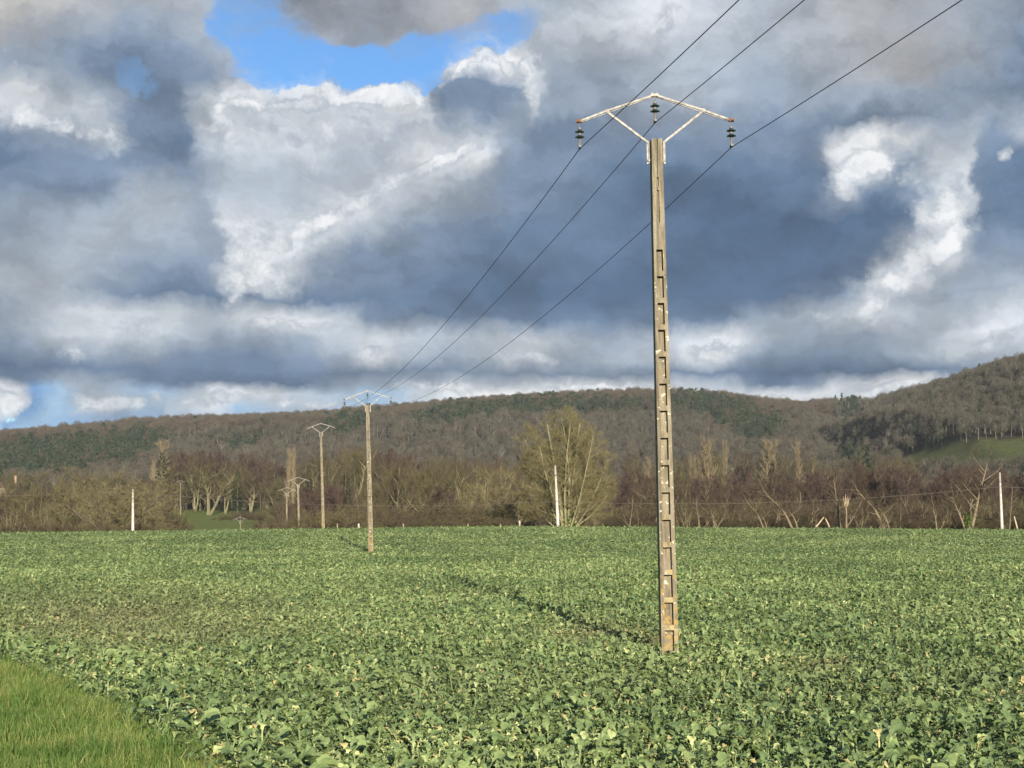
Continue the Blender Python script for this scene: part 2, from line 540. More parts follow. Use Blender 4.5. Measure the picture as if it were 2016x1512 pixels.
m, t = newmat('grass_blade'); M['grass'] = m
tint = attr(t, 'tint')
oi = t.n('ShaderNodeObjectInfo')
geo_p = t.n('ShaderNodeNewGeometry').outputs['Position']
big = t.noise(geo_p, 0.5, 4, 0.6)
v = t.m('ADD', t.m('MULTIPLY', tint, 0.6), t.m('ADD', t.m('MULTIPLY', oi.outputs['Random'], 0.15), t.mr(big, 0.35, 0.65, -0.05, 0.30)))
c = t.ramp(v, [(0.0, (0.055, 0.115, 0.030)), (0.42, (0.142, 0.248, 0.055)), (0.75, (0.33, 0.375, 0.115)), (1.0, (0.52, 0.46, 0.20))])
principled(t, c, 0.6, 0.2, trans=(0.25, c))

# soil of the field with its grass verge
m, t = newmat('field_soil'); M['soil'] = m
geo_p = t.n('ShaderNodeNewGeometry').outputs['Position']
n1 = t.noise(geo_p, 1.6, 6, 0.65)
n2 = t.noise(geo_p, 9.0, 4, 0.6)
c = t.mix(t.mr(n1, 0.35, 0.65), (0.045, 0.040, 0.022), (0.085, 0.075, 0.040))
c = t.mix(t.mr(n2, 0.45, 0.7), c, (0.045, 0.075, 0.028))
g = t.mix(t.mr(n2, 0.3, 0.7), (0.045, 0.085, 0.018), (0.10, 0.16, 0.035))
c = t.mix(attr(t, 'grassy'), c, g)
principled(t, c, 0.95, 0.1, n2, 0.05, 0.6)

# valley meadow / rough ground
m, t = newmat('valley_ground'); M['valley'] = m
geo_p = t.n('ShaderNodeNewGeometry').outputs['Position']
n1 = t.noise(geo_p, 0.12, 6, 0.65)
n2 = t.noise(geo_p, 1.1, 5, 0.65)
rough_g = t.mix(t.mr(n1, 0.35, 0.65), (0.075, 0.060, 0.030), (0.12, 0.105, 0.05))
grass = t.mix(t.mr(n2, 0.3, 0.7), (0.11, 0.145, 0.038), (0.20, 0.225, 0.068))
c = t.mix(attr(t, 'pasture'), rough_g, grass)
principled(t, c, 0.95, 0.1, n2, 0.3, 0.6)
m, t = newmat('hill_ground'); M['hill'] = m
geo_p = t.n('ShaderNodeNewGeometry').outputs['Position']
n1 = t.noise(geo_p, 0.02, 6, 0.65)
n2 = t.noise(geo_p, 0.35, 5, 0.7)
litter = t.mix(t.mr(n2, 0.3, 0.7), (0.032, 0.026, 0.018), (0.075, 0.060, 0.042))
grass = t.mix(t.mr(n2, 0.3, 0.7), (0.075, 0.090, 0.032), (0.120, 0.130, 0.048))
c = t.mix(attr(t, 'pasture'), litter, grass)
principled(t, c, 0.95, 0.1, n2, 0.6, 0.6)

M['tw_far_grey'] = twig_mat('far_grey_twigs', (0.058, 0.053, 0.040), (0.140, 0.128, 0.096), 0.3)
M['tw_far_red'] = twig_mat('far_russet_twigs', (0.072, 0.060, 0.044), (0.128, 0.104, 0.076), 0.3)
M['tw_far_pale'] = twig_mat('far_pale_bark', (0.10, 0.092, 0.072), (0.25, 0.225, 0.18), 0.3)
M['ever_far'] = twig_mat('far_pine_needles', (0.032, 0.052, 0.031), (0.074, 0.100, 0.056), 0.4)
M['tw_alder'] = twig_mat('maroon_alder_twigs', (0.058, 0.040, 0.034), (0.112, 0.076, 0.060), 0.35)
M['tw_olive'] = twig_mat('olive_willow_twigs', (0.068, 0.060, 0.031), (0.145, 0.128, 0.062), 0.4)
M['tw_brown'] = twig_mat('brown_twigs', (0.066, 0.050, 0.032), (0.115, 0.088, 0.054), 0.35)
M['tw_yellow'] = twig_mat('mossy_yellow_twigs', (0.155, 0.137, 0.058), (0.250, 0.220, 0.104), 0.35)
M['tw_cream'] = twig_mat('cream_poplar_twigs', (0.20, 0.165, 0.10), (0.29, 0.24, 0.15), 0.25)
M['bark'] = twig_mat('grey_brown_bark', (0.10, 0.085, 0.06), (0.17, 0.14, 0.10), 0.35)
M['bark_pale'] = twig_mat('pale_bark', (0.17, 0.14, 0.09), (0.29, 0.24, 0.155), 0.35)  # pale tone of the bark itself
M['bark_moss'] = twig_mat('mossy_pale_bark', (0.17, 0.155, 0.085), (0.30, 0.27, 0.16), 0.35)
M['bark_tree'] = twig_mat('pale_mossy_limbs', (0.25, 0.235, 0.13), (0.40, 0.37, 0.22), 0.3)
M['tw_willow'] = twig_mat('sunlit_willow_twigs', (0.125, 0.110, 0.052), (0.235, 0.205, 0.102), 0.45)  # brighter copy of the olive twigs, sunlit look put into the colour
M['ivy'] = twig_mat('ivy_leaves', (0.045, 0.085, 0.015), (0.10, 0.16, 0.025), 0.5)
M['conifer'] = twig_mat('dark_conifer_needles', (0.016, 0.030, 0.014), (0.045, 0.070, 0.030), 0.5)
M['bramble'] = twig_mat('bramble_leaves', (0.075, 0.060, 0.030), (0.13, 0.10, 0.045), 0.5)
M['dirt_wood'] = simple_noise_mat('dark_stable_boards', (0.02, 0.012, 0.009), (0.06, 0.03, 0.022), 3.0)
M['tin'] = simple_noise_mat('weathered_roof_sheet', (0.22, 0.20, 0.17), (0.35, 0.32, 0.27), 2.0)
M['brick'] = simple_noise_mat('pale_orange_brick', (0.28, 0.19, 0.13), (0.40, 0.30, 0.21), 3.0)
M['render_wall'] = simple_noise_mat('cream_house_render', (0.40, 0.34, 0.25), (0.52, 0.45, 0.34), 1.0)


# ------------------------------------------------------------------ terrain
def ss(a, b, x):
    t_ = np.clip((np.asarray(x, float) - a) / (b - a), 0, 1)
    return t_ * t_ * (3 - 2 * t_)


_rs = np.random.RandomState(5)
_wv = [(_rs.uniform(0, 6.28), _rs.uniform(0.6, 1.6), _rs.uniform(0, 6.28)) for _ in range(10)]


def wob(X, Y, L):
    s = 0
    for i, (a, k, p) in enumerate(_wv):
        s = s + np.sin((X * math.cos(a) + Y * math.sin(a)) * 2 * PI * k / L + p)
    return s / 5.0


def slope_of(py):
    x, y, z = ray(1008, py)
    return z / y


RIDGE = [(-500, 915), (-200, 878), (0, 857), (200, 836), (400, 815), (640, 805), (800, 789), (1000, 775), (1110, 768), (1240, 762),
         (1380, 768), (1460, 778), (1520, 785), (1600, 783), (1680, 795), (1760, 800), (2016, 830), (2500, 870)]
RX = np.array([(p - 1008) / F * 1500 for p, q in RIDGE])
RZ = np.array([(CAM_Z + slope_of(q + 3) * 1500 - 12.5) * 0.972 for p, q in RIDGE])
BX_PY = [(1702, 793), (1782, 782), (1828, 766), (1852, 756), (1901, 743), (1938, 723), (2016, 706), (2200, 680), (2600, 650)]
BX = np.array([130, 175, 205] + [(p - 1008) / F * 900 for p, q in BX_PY])
BZ = np.array([0, 12, 38] + [(CAM_Z + slope_of(q + 4) * 900 - 12.5) * 0.975 + 8.5 * min(1.3, max(0, (p - 1770) / 246)) for p, q in BX_PY])


def terrain(X, Y):
    X = np.asarray(X, float); Y = np.asarray(Y, float)
    crest = np.interp(X, [-80, -52, 0, 52, 80], [0.0, 0.2, 0.85, 0.5, 0.4])
    z = crest * ss(88, 148, Y) + 1.12 * (1 - ss(4, 13, Y)) + 0.03 * wob(X, Y, 22) * ss(14, 25, Y) * (1 - ss(120, 150, Y))
    left = np.interp(Y, [153, 200, 260, 310, 345, 420, 480, 560, 650, 900], [0, -4, -8, -7.5, -2.6, -0.8, 1.6, 6, 10, 12])
    right = np.interp(Y, [153, 205, 255, 430, 560, 700, 900], [0, -0.5, -4, -4, 0, 3, 6])
    k = 1 - ss(-26, -14, X + 0.0 * Y)
    drop = left * k + right * (1 - k)
    z = z * (1 - ss(260, 420, Y)) + drop
    h = np.interp(X, RX, RZ)
    hill = h * ss(600, 1500, Y) + 5 * wob(X, Y, 260) * ss(620, 800, Y) * (1 - ss(1200, 1500, Y))
    hb = np.interp(X, BX, BZ)
    hillb = hb * ss(380, 900, Y) + 2.0 * wob(X, Y, 150) * ss(450, 600, Y) * (hb > 1)
    a = np.maximum(hill, hillb)
    base = z * (1 - ss(640, 900, Y))
    return base + a


def tz(X, Y):
    return float(terrain(np.array([X]), np.array([Y]))[0])


def inpoly(px, py, poly):
    px = np.asarray(px); py = np.asarray(py)
    c = np.zeros(px.shape, bool)
    n = len(poly)
    j = n - 1
    for i in range(n):
        xi, yi = poly[i]; xj, yj = poly[j]
        cond = ((yi > py) != (yj > py)) & (px < (xj - xi) * (py - yi) / (yj - yi + 1e-9) + xi)
        c ^= cond
        j = i
    return c


PAST_HILL = [(1770, 912), (1790, 895), (1850, 879), (1910, 868), (1960, 864), (2100, 866), (2300, 870), (2300, 925), (1770, 925)]
VERGE = [(-10.2, 29.0), (-9.2, 27.0), (-7.1, 23.6), (-5.4, 20.5), (-4.2, 18.0), (-3.2, 15.9), (-2.4, 14.0), (-0.5, 9.0), (4, 0), (14, -20)]
VX = [p[0] for p in VERGE][::-1]; VY = [p[1] for p in VERGE][::-1]


def verge_d(X, Y):
    """>0 on the grass verge, in metres left of the edge"""
    e = np.interp(Y, VY, VX)
    e = np.where(np.asarray(Y) > 29, -10.2 - (np.asarray(Y) - 29) * 0.52, e)
    return e - X


def sheet(name, ys, mat, ncol=120, attrs=()):
    us = np.linspace(-1, 1, ncol)
    us = np.sign(us) * np.abs(us) ** 1.15
    Yg, Ug = np.meshgrid(ys, us, indexing='ij')
    half = np.maximum(60.0, 40 + 0.62 * np.abs(Yg))
    Xg = Ug * half
    Zg = terrain(Xg, Yg)
    nr, nc = Xg.shape
    vs = np.stack([Xg, Yg, Zg], -1).reshape(-1, 3)
    idx = np.arange(nr * nc).reshape(nr, nc)
    fs = np.stack([idx[:-1, :-1], idx[:-1, 1:], idx[1:, 1:], idx[1:, :-1]], -1).reshape(-1, 4)
    me = bpy.data.meshes.new(name)
    me.from_pydata(vs.tolist(), [], fs.tolist())
    me.materials.append(mat)
    for an, fn in attrs:
        at = me.attributes.new(an, 'FLOAT', 'POINT')
        at.data.foreach_set('value', fn(vs[:, 0], vs[:, 1], vs[:, 2]).astype(np.float32))
    me.polygons.foreach_set('use_smooth', [True] * len(me.polygons))
    o = mk(name, me)
    tag(o, kind='structure')
    return o


def a_grassy(X, Y, Z):
    return np.clip(verge_d(X, Y) * 3 + 0.5, 0, 1)


def a_past_valley(X, Y, Z):
    px, py = proj(X, Y, Z)
    m1 = (Y > 325) & (Y < 500) & (px > 320) & (px < 530)
    return np.where(m1, 1.0, 0.15 * (X < -20))


def a_past_hill(X, Y, Z):
    px, py = proj(X, Y, Z)
    return inpoly(px, py, PAST_HILL).astype(float) * (Y > 450) * (Y < 800)


sheet('field', np.concatenate([np.linspace(-60, 12, 25), np.linspace(13, 60, 60), np.linspace(61, 157, 60)]), M['soil'], 160, [('grassy', a_grassy)])
sheet('valley_ground', np.linspace(157, 560, 130), M['valley'], 160, [('pasture', a_past_valley)])
sheet('hills', np.linspace(560, 1900, 170), M['hill'], 220, [('pasture', a_past_hill)])
#@@TERRAIN_END


# ------------------------------------------------------------------ scattering: one mesh of points that carries instances
def scatter(name, templates, pos, rot, scl, hue, label=None):
    """templates: list of meshes. rot (n,3) euler, scl (n,3)"""
    coll = bpy.data.collections.new(name + '_kinds')
    for i, me in enumerate(templates):
        o = bpy.data.objects.new('%s_kind_%02d' % (name, i), me)
        coll.objects.link(o)
    n = len(pos)
    me = bpy.data.meshes.new(name)
    me.vertices.add(n)
    me.vertices.foreach_set('co', np.asarray(pos, np.float32).ravel())
    for an, arr in (('rot', rot), ('scl', scl)):
        a = me.attributes.new(an, 'FLOAT_VECTOR', 'POINT')
        a.data.foreach_set('vector', np.asarray(arr, np.float32).ravel())
    a = me.attributes.new('hue', 'FLOAT', 'POINT')
    a.data.foreach_set('value', np.asarray(hue, np.float32))
    a = me.attributes.new('kid', 'INT', 'POINT')
    rs = np.random.RandomState(len(name) * 7 + n % 1000)
    a.data.foreach_set('value', rs.randint(0, len(templates), n).astype(np.int32))
    me.update()
    ng = bpy.data.node_groups.new(name, 'GeometryNodeTree')
    ng.interface.new_socket('Geometry', in_out='INPUT', socket_type='NodeSocketGeometry')
    ng.interface.new_socket('Geometry', in_out='OUTPUT', socket_type='NodeSocketGeometry')
    N = ng.nodes.new
    gi = N('NodeGroupInput'); go = N('NodeGroupOutput')
    ci = N('GeometryNodeCollectionInfo')
    ci.inputs['Collection'].default_value = coll
    ci.inputs['Separate Children'].default_value = True
    ci.inputs['Reset Children'].default_value = True
    iop = N('GeometryNodeInstanceOnPoints')
    iop.inputs['Pick Instance'].default_value = True

    def na(nm, ty):
        q = N('GeometryNodeInputNamedAttribute')
        q.data_type = ty
        q.inputs[0].default_value = nm
        return [s for s in q.outputs if s.enabled][0]
    L = ng.links.new
    L(gi.outputs[0], iop.inputs['Points'])
    L(ci.outputs[0], iop.inputs['Instance'])
    L(na('kid', 'INT'), iop.inputs['Instance Index'])
    L(na('rot', 'FLOAT_VECTOR'), iop.inputs['Rotation'])
    L(na('scl', 'FLOAT_VECTOR'), iop.inputs['Scale'])
    L(iop.outputs[0], go.inputs[0])
    o = mk(name, me)
    md = o.modifiers.new('scatter', 'NODES')
    md.node_group = ng
    tag(o, label=label, kind='stuff')
    return o


# ------------------------------------------------------------------ crop and grass templates
def leaf(mb, rng, base, az, tilt, plen, blen, wid, tint, dead):
    """petiole + lobed wavy blade; base point, heading az, tilt from the horizontal"""
    ca, sa = math.cos(az), math.sin(az)
    side = Vector((-sa, ca, 0))
    p = Vector(base)
    e = tilt
    k = 3
    step = plen / k
    w0 = 0.006
    pts = [p.copy()]
    for i in range(k):
        d = Vector((ca * math.cos(e), sa * math.cos(e), math.sin(e)))
        p = p + d * step
        e -= 0.10
        pts.append(p.copy())
    vs, fs = [], []
    for i, q in enumerate(pts):
        vs += [q - side * w0, q + side * w0]
    fs += [(2 * i, 2 * i + 1, 2 * i + 3, 2 * i + 2) for i in range(k)]
    mb.add(vs, fs, tint=tint * 0.5 + 0.5, rib=1.0, dead=dead)
    prof = [0.12, 0.42, 0.34, 0.78, 0.95, 1.0, 0.80, 0.62, 0.12]
    ns = len(prof)
    bend = rng.uniform(0.14, 0.42)
    roll = rng.uniform(-0.5, 0.5)
    vs, fs, rib = [], [], []
    st = blen / (ns - 1)
    for i, pw in enumerate(prof):
        d = Vector((ca * math.cos(e), sa * math.cos(e), math.sin(e)))
        nrm = side.cross(d) * -1
        s2 = side * math.cos(roll) + nrm * math.sin(roll)
        n2 = nrm * math.cos(roll) - side * math.sin(roll)
        hw = wid * 0.5 * pw
        for sgn in (-1, 1):
            pass
        a = hw * rng.uniform(0.75, 1.15); b = hw * rng.uniform(0.75, 1.15)
        cup = 0.25
        vs.append(p - s2 * a + n2 * (a * cup + rng.uniform(-.18, .18) * hw))
        vs.append(p - s2 * a * 0.5 + n2 * (rng.uniform(-.08, .08) * hw))
        vs.append(p)
        vs.append(p + s2 * b * 0.5 + n2 * (rng.uniform(-.08, .08) * hw))
        vs.append(p + s2 * b + n2 * (b * cup + rng.uniform(-.18, .18) * hw))
        rib += [0, 0, 0.7, 0, 0]
        p = p + d * st
        e -= bend * (0.5 + i / ns)
    for i in range(ns - 1):
        for j in range(4):
            fs.append((i * 5 + j, i * 5 + j + 1, (i + 1) * 5 + j + 1, (i + 1) * 5 + j))
    mb.add(vs, fs, tint=tint, rib=rib, dead=dead)


def plant(seed, nl=12, size=1.0, low=False):
    rng = random.Random(seed)
    mb = MB()
    for i in range(nl):
        az = i * 2.4 + rng.uniform(-.4, .4)
        u = i / nl
        tilt = R(25 + 50 * u + rng.uniform(-10, 10))
        pl = rng.uniform(0.05, 0.13) * size
        bl = rng.uniform(0.055, 0.13) * size
        wd = bl * rng.uniform(0.62, 0.9)
        tint = min(1.1, max(0, 0.08 + 0.66 * u + rng.gauss(0, 0.33)))  # upper leaves lighter, lower darker: shade of the canopy gaps put into the tint
        dead = rng.random()
        dead = (0.5 + dead * 0.5) if (rng.random() < (0.07 if u < 0.3 else 0.022)) else 0.0
        leaf(mb, rng, (rng.uniform(-.02, .02), rng.uniform(-.02, .02), 0.01 + 0.08 * u * size), az, tilt, pl, bl, wd, tint, dead)
    # a few long stalked leaves standing clear of the canopy
    if rng.random() < 0.6:
        az = rng.uniform(0, 6.28)
        leaf(mb, rng, (0, 0, 0.05), az, R(rng.uniform(60, 80)), rng.uniform(.16, .24) * size, rng.uniform(.12, .18) * size, .12 * size, rng.uniform(.5, 1), 0.0)
    return mb.mesh('rape_plant', M['leaf'])


def grass_tuft(seed, n=34, h=0.2, r=0.12):
    rng = random.Random(seed)
    mb = MB()
    for i in range(n):
        a = rng.uniform(0, 6.28); rr = r * math.sqrt(rng.random())
        b = Vector((math.cos(a) * rr, math.sin(a) * rr, 0))
        az = rng.uniform(0, 6.28)
        d = Vector((math.cos(az), math.sin(az), 0))
        s = Vector((-d.y, d.x, 0)) * rng.uniform(0.0022, 0.0045)
        hh = h * rng.uniform(0.5, 1.15); ln = rng.uniform(0.15, 0.8) * hh
        p1 = b + d * ln * 0.25 + Vector((0, 0, hh * 0.6))
        p2 = b + d * ln + Vector((0, 0, hh))
        mb.add([b - s, b + s, p1 - s * 0.8, p1 + s * 0.8, p2], [(0, 1, 3, 2), (2, 3, 4)], tint=min(1, max(0, rng.gauss(0.5, 0.22))) if rng.random() > 0.04 else 1.6)
    return mb.mesh('grass_tuft', M['grass'])


def jitter_grid(y0, y1, dens, rs, margin=4.0, slope=0.41):
    d = 1 / math.sqrt(dens)
    ys = np.arange(y0, y1, d)
    out = []
    for yy in ys:
        hw = slope * yy + margin
        xs = np.arange(-hw, hw, d)
        out.append(np.stack([xs + rs.uniform(-.5, .5, len(xs)) * d, yy + rs.uniform(-.5, .5, len(xs)) * d], 1))
    return np.concatenate(out)


rs = np.random.RandomState(11)
plants = [plant(100 + i, 12 + i % 4) for i in range(10)]
parts = []
for (y0, y1, dn, sc) in ((12.5, 30, 27, 1.0), (30, 55, 22, 1.0), (55, 95, 15, 1.08), (95, 154, 10, 1.25)):
    xy = jitter_grid(y0, y1, dn, rs)
    s = np.full(len(xy), sc) * rs.uniform(0.6, 1.3, len(xy)) * (1 + 0.16 * wob(xy[:, 0], xy[:, 1], 3.1))
    parts.append((xy, s))
xy = np.concatenate([p[0] for p in parts]); s = np.concatenate([p[1] for p in parts])
vd = verge_d(xy[:, 0], xy[:, 1])
keep = vd < 0.25 * rs.uniform(-1, 1, len(xy))
xy, s, vd = xy[keep], s[keep], vd[keep]
zz = terrain(xy[:, 0], xy[:, 1])
px, py = proj(xy[:, 0], xy[:, 1], zz)
# weak, thin plants on the dry patch left of centre and around the pole foot; tall rank strip beside the verge
weak = np.exp(-(((px - 230) / 330) ** 2 + ((py - 1240) / 62) ** 2))
wn = 0.5 + 0.5 * wob(xy[:, 0], xy[:, 1], 7)
weak = weak * (0.45 + 0.5 * wn)
for (cx, cy, rx, ry, am) in ((1170, 1265, 110, 22, .75), (1620, 1330, 70, 14, .8), (1290, 1285, 45, 16, .9), (900, 1180, 160, 10, .25), (470, 1420, 60, 16, .3)):
    weak = np.maximum(weak, am * np.exp(-(((px - cx) / rx) ** 2 + ((py - cy) / ry) ** 2)))
patch = np.clip(0.3 * (wob(xy[:, 0] + 40, xy[:, 1], 16) - 0.5), 0, .25)
weak = np.clip(np.maximum(weak, patch), 0, 0.95)
rank = np.exp(-((-vd) / 1.3) ** 2) * (vd < 0.5)
s = s * (1 - 0.32 * weak) * (1 + 0.22 * rank)
keep = rs.uniform(0, 1, len(s)) > weak * 0.2
# nothing grows through the pole feet
n = len(xy)
near_pole = (np.hypot(xy[:, 0] - 2.95, xy[:, 1] - 27.3) < 0.28) | (np.hypot(xy[:, 0] + 8.7, xy[:, 1] - 91) < 0.35)
keep &= ~near_pole
pos = np.stack([xy[:, 0], xy[:, 1], zz], 1)
rot = np.stack([rs.normal(0, .12, n), rs.normal(0, .12, n), rs.uniform(0, 6.28, n)], 1)
scl = np.stack([s, s, s * rs.uniform(.85, 1.25, n) * (1 - 0.30 * ss(60, 95, xy[:, 1]))], 1)
hue = np.clip(weak * 0.9 - 0.25 * rank, 0, 1)
scatter('rapeseed_crop', plants, pos[keep], rot[keep], scl[keep], hue[keep],
        'knee-low winter rapeseed crop with blue-green leaves covering the whole field')

tufts = [grass_tuft(300 + i, 40, 0.17 + 0.03 * (i % 3), 0.13) for i in range(6)]
xy = jitter_grid(12.5, 30, 70, rs, 2.0)
vd = verge_d(xy[:, 0], xy[:, 1])
keep = (vd > -0.12 + 0.15 * rs.uniform(-1, 1, len(xy)) + 0.22 * wob(xy[:, 0], xy[:, 1], 1.3))
xy = xy[keep]; n = len(xy)
s = rs.uniform(.55, 1.3, n) * (1 + 0.25 * wob(xy[:, 0], xy[:, 1], 1.7))
scatter('verge_grass', tufts, np.stack([xy[:, 0], xy[:, 1], terrain(xy[:, 0], xy[:, 1])], 1),
        np.stack([rs.normal(0, .2, n), rs.normal(0, .2, n), rs.uniform(0, 6.28, n)], 1), np.stack([s, s, s], 1), np.zeros(n),
        'bright green uncut grass of the verge in the lower left corner')
#@@CROP_END


# ------------------------------------------------------------------ trees
def limb(rng, p0, d0, L, nseg, crook, trop):
    pts = [Vector(p0)]
    d = Vector(d0).normalized()
    for i in range(nseg):
        d = (d + Vector((rng.gauss(0, crook), rng.gauss(0, crook), rng.gauss(0, crook * .7) + trop / nseg))).normalized()
        pts.append(pts[-1] + d * (L / nseg))
    return pts


def at_t(pts, t_):
    f = t_ * (len(pts) - 1)
    i = min(int(f), len(pts) - 2)
    return pts[i].lerp(pts[i + 1], f - i), (pts[i + 1] - pts[i]).normalized()


def side_dir(rng, d, ang):
    ax = d.cross(Vector((rng.gauss(0, 1), rng.gauss(0, 1), rng.gauss(0, 1))))
    if ax.length < 1e-4:
        ax = Vector((1, 0, 0))
    q = Matrix.Rotation(ang, 3, ax.normalized())
    return (q @ d).normalized()


class Sliver:
    def __init__(s):
        s.v = []; s.f = []

    def add(s, p, d, L, w_, rng, droop=0.0):
        sd_ = d.cross(Vector((rng.gauss(0, 1), rng.gauss(0, 1), rng.gauss(0, 1))))
        if sd_.length < 1e-5:
            return
        sd_ = sd_.normalized() * w_ * 0.5
        b = len(s.v)
        q = p + d * L + Vector((0, 0, -droop * L))
        s.v += [tuple(p - sd_), tuple(p + sd_), tuple(q)]
        s.f.append((b, b + 1, b + 2))


def grow_tree(seed, stems, levels, twig, bark, tmat, name='tree', trunk_levels=2, ivy=None):
    """stems: (x, y, direction, length, radius, crook, trop); levels: child branch specs; twig: n, length, width, angle"""
    rng = random.Random(seed)
    tr, cr, sl = MB(), MB(), Sliver()
    ks = [6, 4, 3, 3]

    def rec(pts, r0, L, lev):
        n = len(pts)
        taper = [max(0.004, r0 * (1 - 0.82 * (i / (n - 1)))) for i in range(n)]
        (tr if lev < trunk_levels else cr).tube(pts, taper, ks[min(lev, 3)], cap=(lev == 0))
        if lev < len(levels):
            sp = levels[lev]
            for i in range(sp['n']):
                t_ = sp['t0'] + (sp.get('t1', 1.0) - sp['t0']) * (i + rng.random()) / sp['n']
                p, d = at_t(pts, t_)
                d2 = side_dir(rng, d, R(rng.uniform(*sp['ang'])))
                if sp.get('up'):
                    d2 = (d2 + Vector((0, 0, sp['up']))).normalized()
                sh = sp.get('shape')
                LL = L * sp['lr'] * (1 - sp.get('tap', 0.55) * (t_ - sp['t0'])) * rng.uniform(0.65, 1.2)
                if sh == 'round':
                    LL = L * sp['lr'] * (0.35 + 0.9 * math.sin(PI * min(1, max(0, (t_ - sp['t0']) / (1.02 - sp['t0']))) ** 0.8)) * rng.uniform(.75, 1.15)
                c = limb(rng, p, d2, LL, sp.get('seg', 4), sp.get('crook', .15), sp.get('trop', .3))
                rec(c, max(0.006, r0 * sp['rr'] * (1 - 0.6 * t_)), LL, lev + 1)
        if lev >= len(levels) - twig.get('depth', 1) + 1 - 0:
            for i in range(int(twig['n'] * (1 if lev == len(levels) else twig.get('inner', .3)))):
                t_ = rng.uniform(0.1, 1.0)
                p, d = at_t(pts, t_)
                d2 = side_dir(rng, d, R(rng.uniform(*twig['ang'])))
                d2 = (d2 + Vector((0, 0, twig.get('up', 0.2)))).normalized()
                l2 = twig['L'] * rng.uniform(.5, 1.3)
                sl.add(p, d2, l2, twig['w'], rng, twig.get('droop', 0))
                if twig.get('sub'):
                    for _ in range(twig['sub']):
                        q = p + d2 * l2 * rng.uniform(.2, .8)
                        d3 = side_dir(rng, d2, R(rng.uniform(20, 50)))
                        sl.add(q, d3, l2 * rng.uniform(.4, .8), twig['w'] * .8, rng, twig.get('droop', 0))

    for (x_, y_, d, L, r, crook, trop) in stems:
        rec(limb(rng, (x_, y_, -0.3), d, L, 9, crook, trop), r, L, 0)
    cr.add(sl.v, sl.f)
    return tr.mesh(name + '_trunk', bark), cr.mesh(name + '_crown', tmat)


def far_tree(seed, H=11.0, rad=3.6, n=430, wd=0.16, bark='tw_far_pale', tw='tw_far_grey', trunkr=0.2, base=0.30):
    """one-mesh bare broadleaf for the hillside wood"""
    rng = random.Random(seed)
    mb = MB()
    top = Vector((rng.uniform(-.5, .5), rng.uniform(-.5, .5), H * .85))
    mb.tube([(0, 0, -1.5), (top.x * .3, top.y * .3, H * .4), top], [trunkr, trunkr * .7, 0.05], 4, False)
    limbs = []
    for i in range(9):
        z0 = H * rng.uniform(.28, .6)
        az = rng.uniform(0, 6.28)
        e = Vector((math.cos(az) * rad * rng.uniform(.5, .9), math.sin(az) * rad * rng.uniform(.5, .9), z0 + H * rng.uniform(.15, .38)))
        a = Vector((top.x * .3, top.y * .3, z0))
        mb.tube([a, a.lerp(e, .5) + Vector((0, 0, .3)), e], [trunkr * .45, trunkr * .3, .04], 3, False)
        limbs.append((a, e))
    nt = len(mb.f)
    sl = Sliver()
    for i in range(n):
        az = rng.uniform(0, 6.28); ph = math.acos(rng.uniform(-.55, 1)); rr = rng.uniform(.45, 1) ** .6
        c = Vector((math.cos(az) * math.sin(ph) * rad, math.sin(az) * math.sin(ph) * rad, H * .63 + math.cos(ph) * H * .36)) * 1.0
        cen = Vector((0, 0, H * .42))
        p = cen.lerp(c, rr * .85)
        d = (c - cen).normalized() + Vector((rng.gauss(0, .35), rng.gauss(0, .35), rng.gauss(.25, .3)))
        sl.add(p, d.normalized(), rng.uniform(.8, 2.0), wd * rng.uniform(.6, 1.4), rng)
    mb.add(sl.v, sl.f)
    me = mb.mesh('bare_tree')
    me.materials.append(M[bark]); me.materials.append(M[tw])
    mi = np.ones(len(me.polygons), np.int32); mi[:nt] = 0
    me.polygons.foreach_set('material_index', mi)
    return me


def far_pine(seed, H=12.0, rad=2.6, conical=False):
    rng = random.Random(seed)
    mb = MB()
    mb.tube([(0, 0, -1), (0, 0, H * .9)], [.2, .05], 4, False)
    nt = len(mb.f)
    sl = Sliver()
    for k in range(46):
        u = rng.uniform(.22, 1)
        if conical:
            r_ = rad * (1.05 - u) * 1.1
        else:
            r_ = rad * math.sin(PI * min(1, (u - .1) / 1.0)) ** .7
        az = rng.uniform(0, 6.28); rr = r_ * math.sqrt(rng.random())
        c = Vector((math.cos(az) * rr, math.sin(az) * rr, u * H))
        for j in range(16):
            d = Vector((rng.gauss(0, 1), rng.gauss(0, 1), rng.gauss(.2, .6))).normalized()
            sl.add(c + d * .15, d, rng.uniform(.5, 1.0), rng.uniform(.3, .5), rng)
    mb.add(sl.v, sl.f)
    me = mb.mesh('pine_tree')
    me.materials.append(M['tw_far_pale']); me.materials.append(M['ever_far'])
    mi = np.ones(len(me.polygons), np.int32); mi[:nt] = 0
    me.polygons.foreach_set('material_index', mi)
    return me


UP = Vector((0, 0, 1))
KINDS = {}


def kind(name, H, W_, meshes):
    KINDS.setdefault(name, []).append((H, W_, meshes))


def extent(tr, cr):
    zs = np.array([v.co.z for v in cr.vertices]); xs = np.array([v.co.x for v in cr.vertices])
    H = np.percentile(zs, 99.3); a, b = np.percentile(xs, [1.5, 98.5])
    return float(H), float(b - a)


def reg(name, res):
    H, W_ = extent(*res)
    kind(name, H, W_, res)


def V3(x, y, z):
    return Vector((x, y, z))


